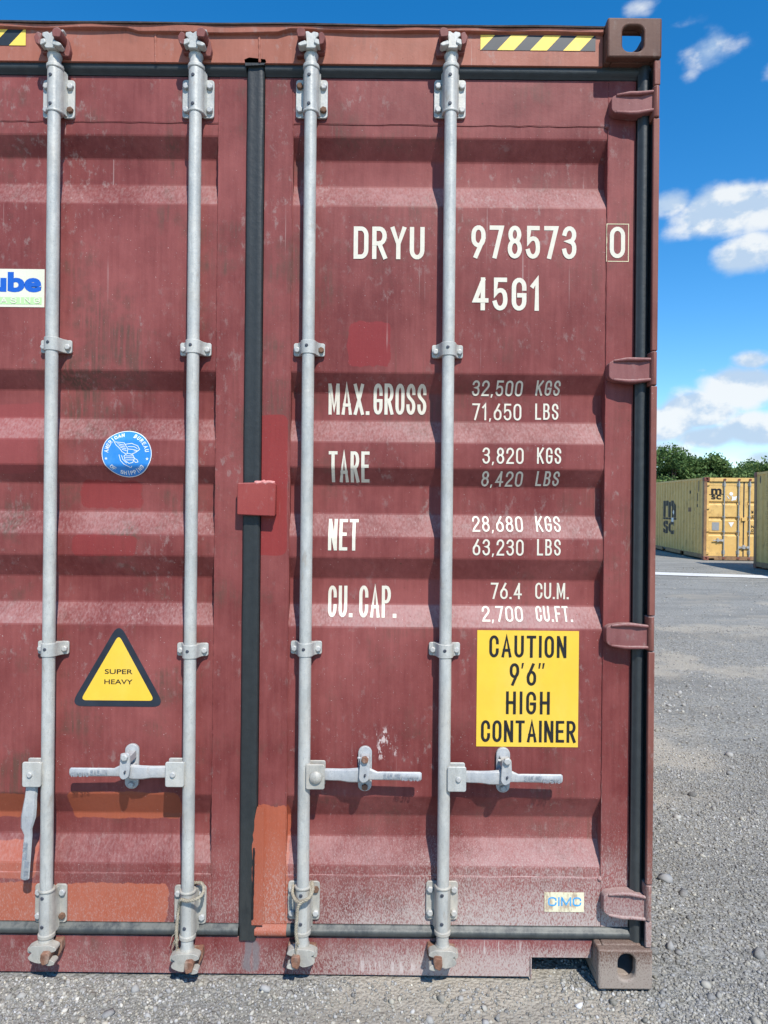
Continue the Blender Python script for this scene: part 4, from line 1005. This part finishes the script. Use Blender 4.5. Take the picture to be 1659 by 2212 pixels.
# ------------------------------------------------------------------ tan containers in the yard
TAN = paint('tan_paint', (.66, .41, .135), (.74, .485, .172), dust_amt=.25, brown=.35, dustc=(.55, .46, .32), up=.3, dust_top=.4)
TANR = paint('rusty_tan_paint', (.20, .105, .060), (.34, .205, .10), dust_amt=.3, brown=.6, dustc=(.45, .36, .25), up=.2)
TRED = paint('rust_red_casting', (.16, .05, .035), (.24, .085, .06), dust_amt=.2, brown=.5)
TG = simple('dull_rod_steel', (.30, .31, .29), .6, .2, 20., 0)
STW = simple('white_placard', (.80, .80, .78), .5, .05, 20., 0); STG = simple('grey_placard', (.30, .31, .31), .5, .1, 20., 0)
def tan_container(loc, rz, rx, label, doors, L_=6.058, H=2.591, logo=True, vertical_name=False):
    e = empty('shipping_container', loc, (rx, 0, rz)); tag(e, label, 'shipping container', 'tan containers in the yard')
    hw = 1.219
    for sx in (1, -1):
        for y0 in (0, L_-.178):
            for z0 in (0, H-.118):
                mb = MB(); plate(mb, .162, .118, rrect(.05, .112, .02, .098, .03, 5), .03, lambda a, b_, q: (sx*(hw-.162+a), y0+q, z0+b_))
                mb.box(*sorted((sx*(hw-.162), sx*hw)), y0+.0305, y0+.178, z0, z0+.118)
                mb.build('corner_casting', TRED, e, bevel=.006)
            mb = MB(); mb.box(*sorted((sx*(hw-.09), sx*(hw-.002))), y0+.01, y0+.165, .1185, H-.1185); mb.build('corner_post', TANR, e, bevel=.006)
    rb2 = ribs(L_-.18, .18, .30, .030)
    ry = [q[0] for q in rb2]; rd = [q[1] for q in rb2]
    for sx in (1, -1):
        mb = MB(); mb.loft([[(sx*(hw-.010-q), y, z) for y, q in rb2] for z in (.17, H-.07)], caps=False, closed=False)
        wl = mb.build('side_wall', TAN, e, ang=20)
        mb = MB(); mb.box(*sorted((sx*(hw-.06), sx*(hw-.003))), .1785, L_-.1785, H-.075, H-.008); mb.build('top_rail', TAN, e, bevel=.004)
        mb = MB()
        cut = [.1785, 1.85, 2.21, 3.85, 4.21, L_-.1785]
        for k in range(5):
            mb.box(*sorted((sx*(hw-.05), sx*(hw-.004))), cut[k], cut[k+1], .045 if k % 2 == 0 else .150, .175)
        mb.build('bottom_rail', TANR, e, bevel=.003)
        if sx < 0:
            sf = lambda y: -(hw-.010)+float(np.interp(y, ry, rd))
            if logo:
                mb = MB()
                def fside(x, y, z): return (0.0, x, z)
                F2 = lambda x, y, z: (0.0, 7.03-x, z)
                ftext(mb, 'm', 2.80, 4.22, 1.27, 1.88, .05, 0, F2); ftext(mb, 'sc', 2.88, 4.15, .67, 1.15, .03, 0, F2)
                mb.add([(0., y, z) for y, z in ((2.72, 1.19), (4.31, 1.19), (4.31, 1.26), (2.72, 1.26))], [(0, 1, 2, 3)])
                mb.cur = 1; mb.add([(-.003, 3.02+.12*math.cos(q), 1.46+.10*math.sin(q*1.0)) for q in np.linspace(0, 2*PI, 7, endpoint=False)], [tuple(range(7))])
                mb.add([(-.003, y, z) for y, z in ((3.02, 1.10), (3.2, 1.12), (3.2, 1.26), (3.02, 1.27))], [(0, 1, 2, 3)])
                lay('line_logo', mb, [M['black'], STW], sf, ry, .004, wl, axis=1)
                mb = MB(); rr_ = random.Random(3)
                for k in range(26):
                    z = 2.26-k*.055; mb.add([(0., .86+rr_.uniform(-.02, .02)+q, z+dz_) for q, dz_ in ((0, 0), (.035, 0), (.035, .03), (0, .03))], [(0, 1, 2, 3)]) if rr_.random() < .6 else None
                for y, z, w_, h_ in ((.62, 1.85, .10, .26), (.48, 2.15, .06, .35), (1.32, 2.1, .05, .10), (.64, 1.65, .09, .10)): mb.add([(0., y, z), (0., y+w_, z), (0., y+w_, z+h_), (0., y, z+h_)], [(0, 1, 2, 3)])
                mb.cur = 1; mb.add([(0., 1.25, 1.50), (0., 1.52, 1.50), (0., 1.52, 1.64), (0., 1.25, 1.64)], [(0, 1, 2, 3)])
                lay('side_markings', mb, [M['black'], TANR], sf, ry, .004, wl, axis=1)
            if vertical_name:
                mb = MB()
                for k, ch in enumerate('MEDITERRANEAN'):
                    z = 2.235-k*.1385; yc = L_-.80
                    tm = MB(); text(tm, ch, 0, .20 if ch != 'I' else .035, 0, .112, .030)
                    dx_ = .10 if ch != 'I' else .018
                    mb.add([(y*1.0, yc-(x-dx_), z-.112+z_) for x, y, z_ in tm.v], tm.f)
                for y, z, w_, h_ in ((L_-.42, 2.28, .05, .20), (L_-.30, 2.32, .02, .12)): mb.add([(0., y, z), (0., y+w_, z), (0., y+w_, z+h_), (0., y, z+h_)], [(0, 1, 2, 3)])
                lay('line_name', mb, M['black'], sf, ry, .004, wl, axis=1)
    mb = MB(); mb.box(-hw+.061, hw-.061, .1785, L_-.1785, H-.03, H-.02); mb.build('roof', TAN, e)
    mb = MB(); mb.box(-hw+.1, hw-.1, .2, L_-.2, .13, .16); mb.build('underframe', M['inside'], e)
    ends = [L_-.05] if doors else [.05, L_-.05]
    for y in ends:
        mb = MB(); mb.box(-hw+.091, hw-.091, y-.02, y+.02, .03, H-.03); mb.build('end_wall', TAN, e)
    if not doors: return e
    mb = MB(); mb.box(-hw+.1625, hw-.1625, .03, .12, H-.13, H-.012); mb.build('header_beam', TAN, e, bevel=.004)
    mb = MB(); mb.prism([(-hw+.34, .006), (hw-.34, .006), (hw-.34, .055), (hw-.1625, .055), (hw-.1625, .115), (-hw+.1625, .115), (-hw+.1625, .055), (-hw+.34, .055)], .03, .10); mb.build('sill_beam', TANR, e, bevel=.004)
    zt_, zb2 = H-.145, .125
    rz_ = []
    for zc in (1.845, 1.36, .875): rz_ += [(zc, .075), (zc-.03, .112), (zc-.085, .112), (zc-.125, .075)]
    pr2 = [(zt_-.1, .075)]+rz_+[(zb2+.1, .075)]
    for sx in (-1, 1):
        mb = MB(); X = lambda a: sx*a
        mb.loft([[(X(x), y, z) for z, y in pr2] for x in (.10, 1.06)], caps=False, closed=False)
        for a, b2 in ((.02, .11), (1.05, 1.125)): mb.box(*sorted((X(a), X(b2))), .07, .12, zb2, zt_)
        mb.box(*sorted((X(.1105), X(1.0495))), .0712, .12, zt_-.105, zt_-.001); mb.box(*sorted((X(.1105), X(1.0495))), .0712, .12, zb2+.001, zb2+.105)
        dr_ = mb.build('door', TAN, e, ang=20)
        mb = MB(); mb.box(*sorted((X(.002), X(.019))), .066, .11, zb2-.01, zt_+.01); mb.box(*sorted((X(.002), X(1.14))), .066, .11, zt_+.001, zt_+.022); mb.box(*sorted((X(.002), X(1.14))), .066, .11, zb2-.02, zb2-.001); mb.box(*sorted((X(1.126), X(1.145))), .066, .11, zb2-.02, zt_+.02)
        mb.build('door_gasket', M['rubber'], dr_)
        for zc in (2.38, 1.645, .935, .225):
            mb = MB(); mb.prism([(X(1.03), zc-.03), (X(1.11), zc-.048), (X(1.195), zc-.045), (X(1.195), zc+.045), (X(1.11), zc+.048), (X(1.03), zc+.03)], .03, .069); mb.build('hinge', TAN, dr_, bevel=.006)
        if sx < 0:
            mb = MB(); q = lambda cx_, cy_: (-1.219+(cx_-895)*.00263, H-(cy_-585)*.00263)
            a, b2 = q(983, 785), q(1103, 717); ftext(mb, 'm', a[0], b2[0], a[1], b2[1], .035, 0)
            a, b2 = q(985, 846), q(1100, 793); ftext(mb, 'sc', a[0], b2[0], a[1], b2[1], .022, 0)
            pts = [q(963+i*16, 787+4*math.sin(i*2*PI/5)) for i in range(11)]; ribbon(mb, pts, .018, 0, -.0004)
            lay('line_logo', mb, M['black'], lambda z: .071, [], .004, dr_)
            pc = lambda mats: lay('placard', mb, mats, lambda z: .074, [], .006, dr_)
            mb = MB(); mb.flat([(q(1213, 780)[0]+.056*math.cos(k), q(1213, 780)[1]+.056*math.sin(k)) for k in np.linspace(0, 2*PI, 14, endpoint=False)], -.001); pc(STW)
            for pl in (((1222, 800), (1240, 815), (1282, 805), (1268, 850), (1215, 862), (1222, 840)), ((1160, 800), (1175, 808), (1195, 838), (1185, 838))): mb = MB(); mb.flat([q(*p) for p in pl], 0); pc(STW)
            mb = MB(); mb.flat([q(1185, 1118), q(1250, 1118), q(1218, 1178)], 0); pc(STW)
            mb = MB(); mb.flat([q(998, 1120), q(1080, 1120), q(1078, 1216), q(998, 1214)], 0); pc(STG)
        else:
            mb = MB()
            for s_, zz, x1 in (('MAX GROSS', 1.56, .80), ('TARE', 1.41, .58), ('NET', 1.10, .52), ('CU CAP', .98, .70)): text(mb, s_, .235, x1, zz-.085, zz, .018)
            lay('weight_lettering', mb, M['black'], lambda z: .074, [], .006, dr_)
        for xr_, hs__, zh_ in ((.60, -1, .62), (.165, 1, .41)):
            x = X(xr_); mb = MB(); mb.lathe(x, .035, [(.001, .03), (.019, .031), (.019, H-.05), (.001, H-.049)], 12)
            rd_ = mb.build('locking_rod', TG, e)
            for zc in (2.37, 1.36, .90, .25):
                mb = MB(); big_ = zc > 2 or zc < .5; h_ = .06 if big_ else .025; mb.prism(rrect(x-.05, x+.05, zc-h_, zc+h_, .01, 2), .058, .0695); mb.lathe(x, .037, [(.01, zc-h_), (.027, zc-h_+.002), (.027, zc+h_-.002), (.01, zc+h_)], 12); mb.build('rod_bracket', TG, rd_)
            for zc in (H-.07, .07):
                mb = MB(); mb.prism(round_poly([(x-.045, zc-.03), (x+.03, zc-.035), (x+.045, zc), (x+.03, zc+.035), (x-.03, zc+.03)], .01, 2), .008, .0295); mb.build('cam', TRED, rd_)
            sg = -hs__*sx
            mb = MB(); mb.prism(rrect(min(x, x+sg*.07), max(x, x+sg*.07), zh_-.035, zh_+.035, .005, 2), .02, .06)
            mb.prism([(x+sg*a, zh_+b2) for a, b2 in ((.071, .018), (.13, .028), (.20, .018), (.33, .012), (.33, -.016), (.20, -.014), (.13, -.028), (.071, -.018))], .015, .034)
            mb.prism(rrect(x+sg*.18-.022, x+sg*.18+.022, zh_-.05, zh_+.07, .02, 3), .010, .069); mb.build('handle', M['galvh'], rd_)
    mb = MB(); mb.box(-.07, .06, .03, .0695, H-1.36, H-1.25); mb.build('lock_plate', TAN, e, bevel=.006)
    return e
RZ = -math.radians(5.1); Rm = Matrix.Rotation(RZ, 3, 'Z')
def corner(px_orig, depth): return CX+(px_orig-1250)/2280*depth
c1 = Vector((corner(2291, 21.95), 21.95-DIST, 0)); o1 = c1+Rm@Vector((1.219, 0, 0))
tan_container((o1.x, o1.y, .012), RZ, math.radians(.75), 'tan container seen at the corner, its sunlit closed doors facing the camera', True)
c2 = Vector((corner(2453, 19.1), 19.1-DIST, 0)); o2 = c2+Rm@Vector((1.219, -6.058, 0))
tan_container((o2.x, o2.y, .0), RZ, 0., 'tan container cut by the right picture edge, shaded side wall with black vertical letters', False, logo=False, vertical_name=True)

# ------------------------------------------------------------------ trees, lamp, building beyond
def leafmat(name, c0, c1, c2):
    m, t, b = newmat(name, .7, .25)
    at_ = t.new('ShaderNodeAttribute', attribute_name='tint'); k = t.sep(at_.outputs['Color'])[0]
    t.put(b.inputs['Base Color'], t.ramp(k, (0., c0), (.5, c1), (1., c2)))
    tr = t.new('ShaderNodeBsdfTranslucent'); t.put(tr.inputs[0], t.ramp(k, (0., c1), (1., c2)))
    mx = t.new('ShaderNodeMixShader'); mx.inputs[0].default_value = .28
    t.l.new(b.outputs[0], mx.inputs[1]); t.l.new(tr.outputs[0], mx.inputs[2]); t.l.new(mx.outputs[0], t.n['Material Output'].inputs[0]); return m
LEAF = leafmat('green_leaves', (.044, .090, .030), (.105, .175, .050), (.20, .27, .09))
BARK = simple('bark', (.10, .075, .055), .9, .3, 12., .5)
def tree(loc, h, rad, seed, label, nleaf=15000):
    r = np.random.default_rng(seed); rr_ = random.Random(seed)
    e = empty('tree', loc); tag(e, label, 'tree', 'trees beyond the yard')
    base = h*.22; mb = MB()
    mb.tube([(0, 0, -.1), (.05*h*.2, 0, base*.6), (.02, .05, h*.45), (.0, 0, h*.75)], [.17, .14, .10, .04], 9)
    clumps = []
    for k in range(48):
        th_ = rr_.uniform(0, 2*PI); ph = rr_.uniform(-.35, 1.); q = math.sqrt(max(0, 1-ph*ph*.8))*rr_.uniform(.35, 1.)
        c_ = np.array([math.cos(th_)*rad*q, math.sin(th_)*rad*q, base+(h-base)*(.40+.48*ph*rr_.uniform(.8, 1.12))])
        clumps.append((c_, rr_.uniform(.28, .52)*rad*.62, rr_.uniform(.1, .9)))
        if k % 3 == 0: mb.tube([(0, 0, h*rr_.uniform(.28, .5)), (c_[0]*.5, c_[1]*.5, c_[2]-.35), tuple(c_)], [.07, .045, .015], 6)
    mb.build('trunk', BARK, e)
    n = nleaf; ci = r.integers(0, len(clumps), n); C_ = np.array([c_[0] for c_ in clumps])[ci]; S_ = np.array([c_[1] for c_ in clumps])[ci]; T_ = np.array([c_[2] for c_ in clumps])[ci]
    d = r.normal(size=(n, 3)); d /= np.linalg.norm(d, axis=1)[:, None]; d *= (r.random(n)**.45)[:, None]*S_[:, None]*np.array([1., 1., .8])*r.choice([1, 1, 1, 1.35], n)[:, None]
    P_ = C_+d; nn_ = r.normal(size=(n, 3))+np.array([0, 0, .5]); nn_ /= np.linalg.norm(nn_, axis=1)[:, None]
    a_ = np.cross(nn_, r.normal(size=(n, 3))); a_ /= np.linalg.norm(a_, axis=1)[:, None]; b_ = np.cross(nn_, a_)
    sz = r.uniform(.05, .14, n)[:, None]; V = np.stack([P_-a_*sz, P_+b_*sz*.55, P_+a_*sz*1.1, P_-b_*sz*.55], 1).reshape(-1, 3)
    F = np.arange(n*4).reshape(-1, 4); me = bpy.data.meshes.new('crown'); me.from_pydata(V.tolist(), [], F.tolist())
    ti = np.clip(T_*.55+r.random(n)*.45, 0, 1); ca_ = me.color_attributes.new('tint', 'FLOAT_COLOR', 'POINT')
    ca_.data.foreach_set('color', np.repeat(np.stack([ti, ti, ti, np.ones(n)], -1), 4, 0).astype('f').ravel())
    me.materials.append(LEAF); o = bpy.data.objects.new('crown', me); COL.objects.link(o); o.parent = e
def place(px, D): return (CX+(px-829.5)/FPX*D, D-DIST)
def top_h(py, px, D, g_): return CZ+(1106+.01*(px-829.5)-py)/FPX*D-g_
for px, py, D, rad, seed, lab in ((1452, 968, 43, 2.5, 1, 'tall full green tree right against the maroon container edge, highest of the treeline'),
                                 (1522, 984, 44, 2.4, 2, 'round green tree above the middle of the tan container roof'),
                                 (1585, 1002, 45, 2.4, 3, 'lower thin greyish green tree beside the lamp post'),
                                 (1650, 998, 41, 2.2, 4, 'dense green tree above the tan container at the right picture edge')):
    x, y = place(px, D); g0 = gz(x, y); tree((x, y, g0), top_h(py, px, D, g0)*1.02, rad, seed, lab)
# street lamp in the treeline
x, y = place(1546, 52); g0 = gz(x, y); e = empty('street_lamp', (x, y, g0)); tag(e, 'thin grey street lamp rising just out of the trees', 'street lamp')
hz_ = top_h(1001, 1546, 52, g0); mb = MB(); mb.tube([(0, 0, 0), (0, 0, hz_-.25), (.08, 0, hz_-.06), (.30, 0, hz_)], [.06, .045, .03, .025], 8); mb.build('pole', TG, e)
mb = MB(); mb.prism(round_poly([(.28, hz_-.04), (.70, hz_-.02), (.74, hz_+.02), (.60, hz_+.05), (.28, hz_+.03)], .02, 2), -.10, .10); mb.build('lamp_head', TG, e)
# pale building between the trees
x, y = place(1610, 60); g0 = gz(x, y); e = empty('building', (x, y, g0)); tag(e, 'small pale building just showing between the trees over the tan container', 'building')
hb = top_h(1032, 1610, 60, g0); BW = simple('pale_render', (.55, .50, .40), .8, .1, 3., 0); BR = simple('tiles', (.33, .27, .20), .8, .2, 6., .3)
mb = MB(); mb.box(-3.2, 3.2, 0, 7, 0, hb-1.0); mb.build('wall', BW, e)
mb = MB(); mb.prism([(-3.4, hb-1.0), (3.4, hb-1.0), (.9, hb+.4), (-.9, hb+.4)], -.25, 7.25); mb.build('roof', BR, e)
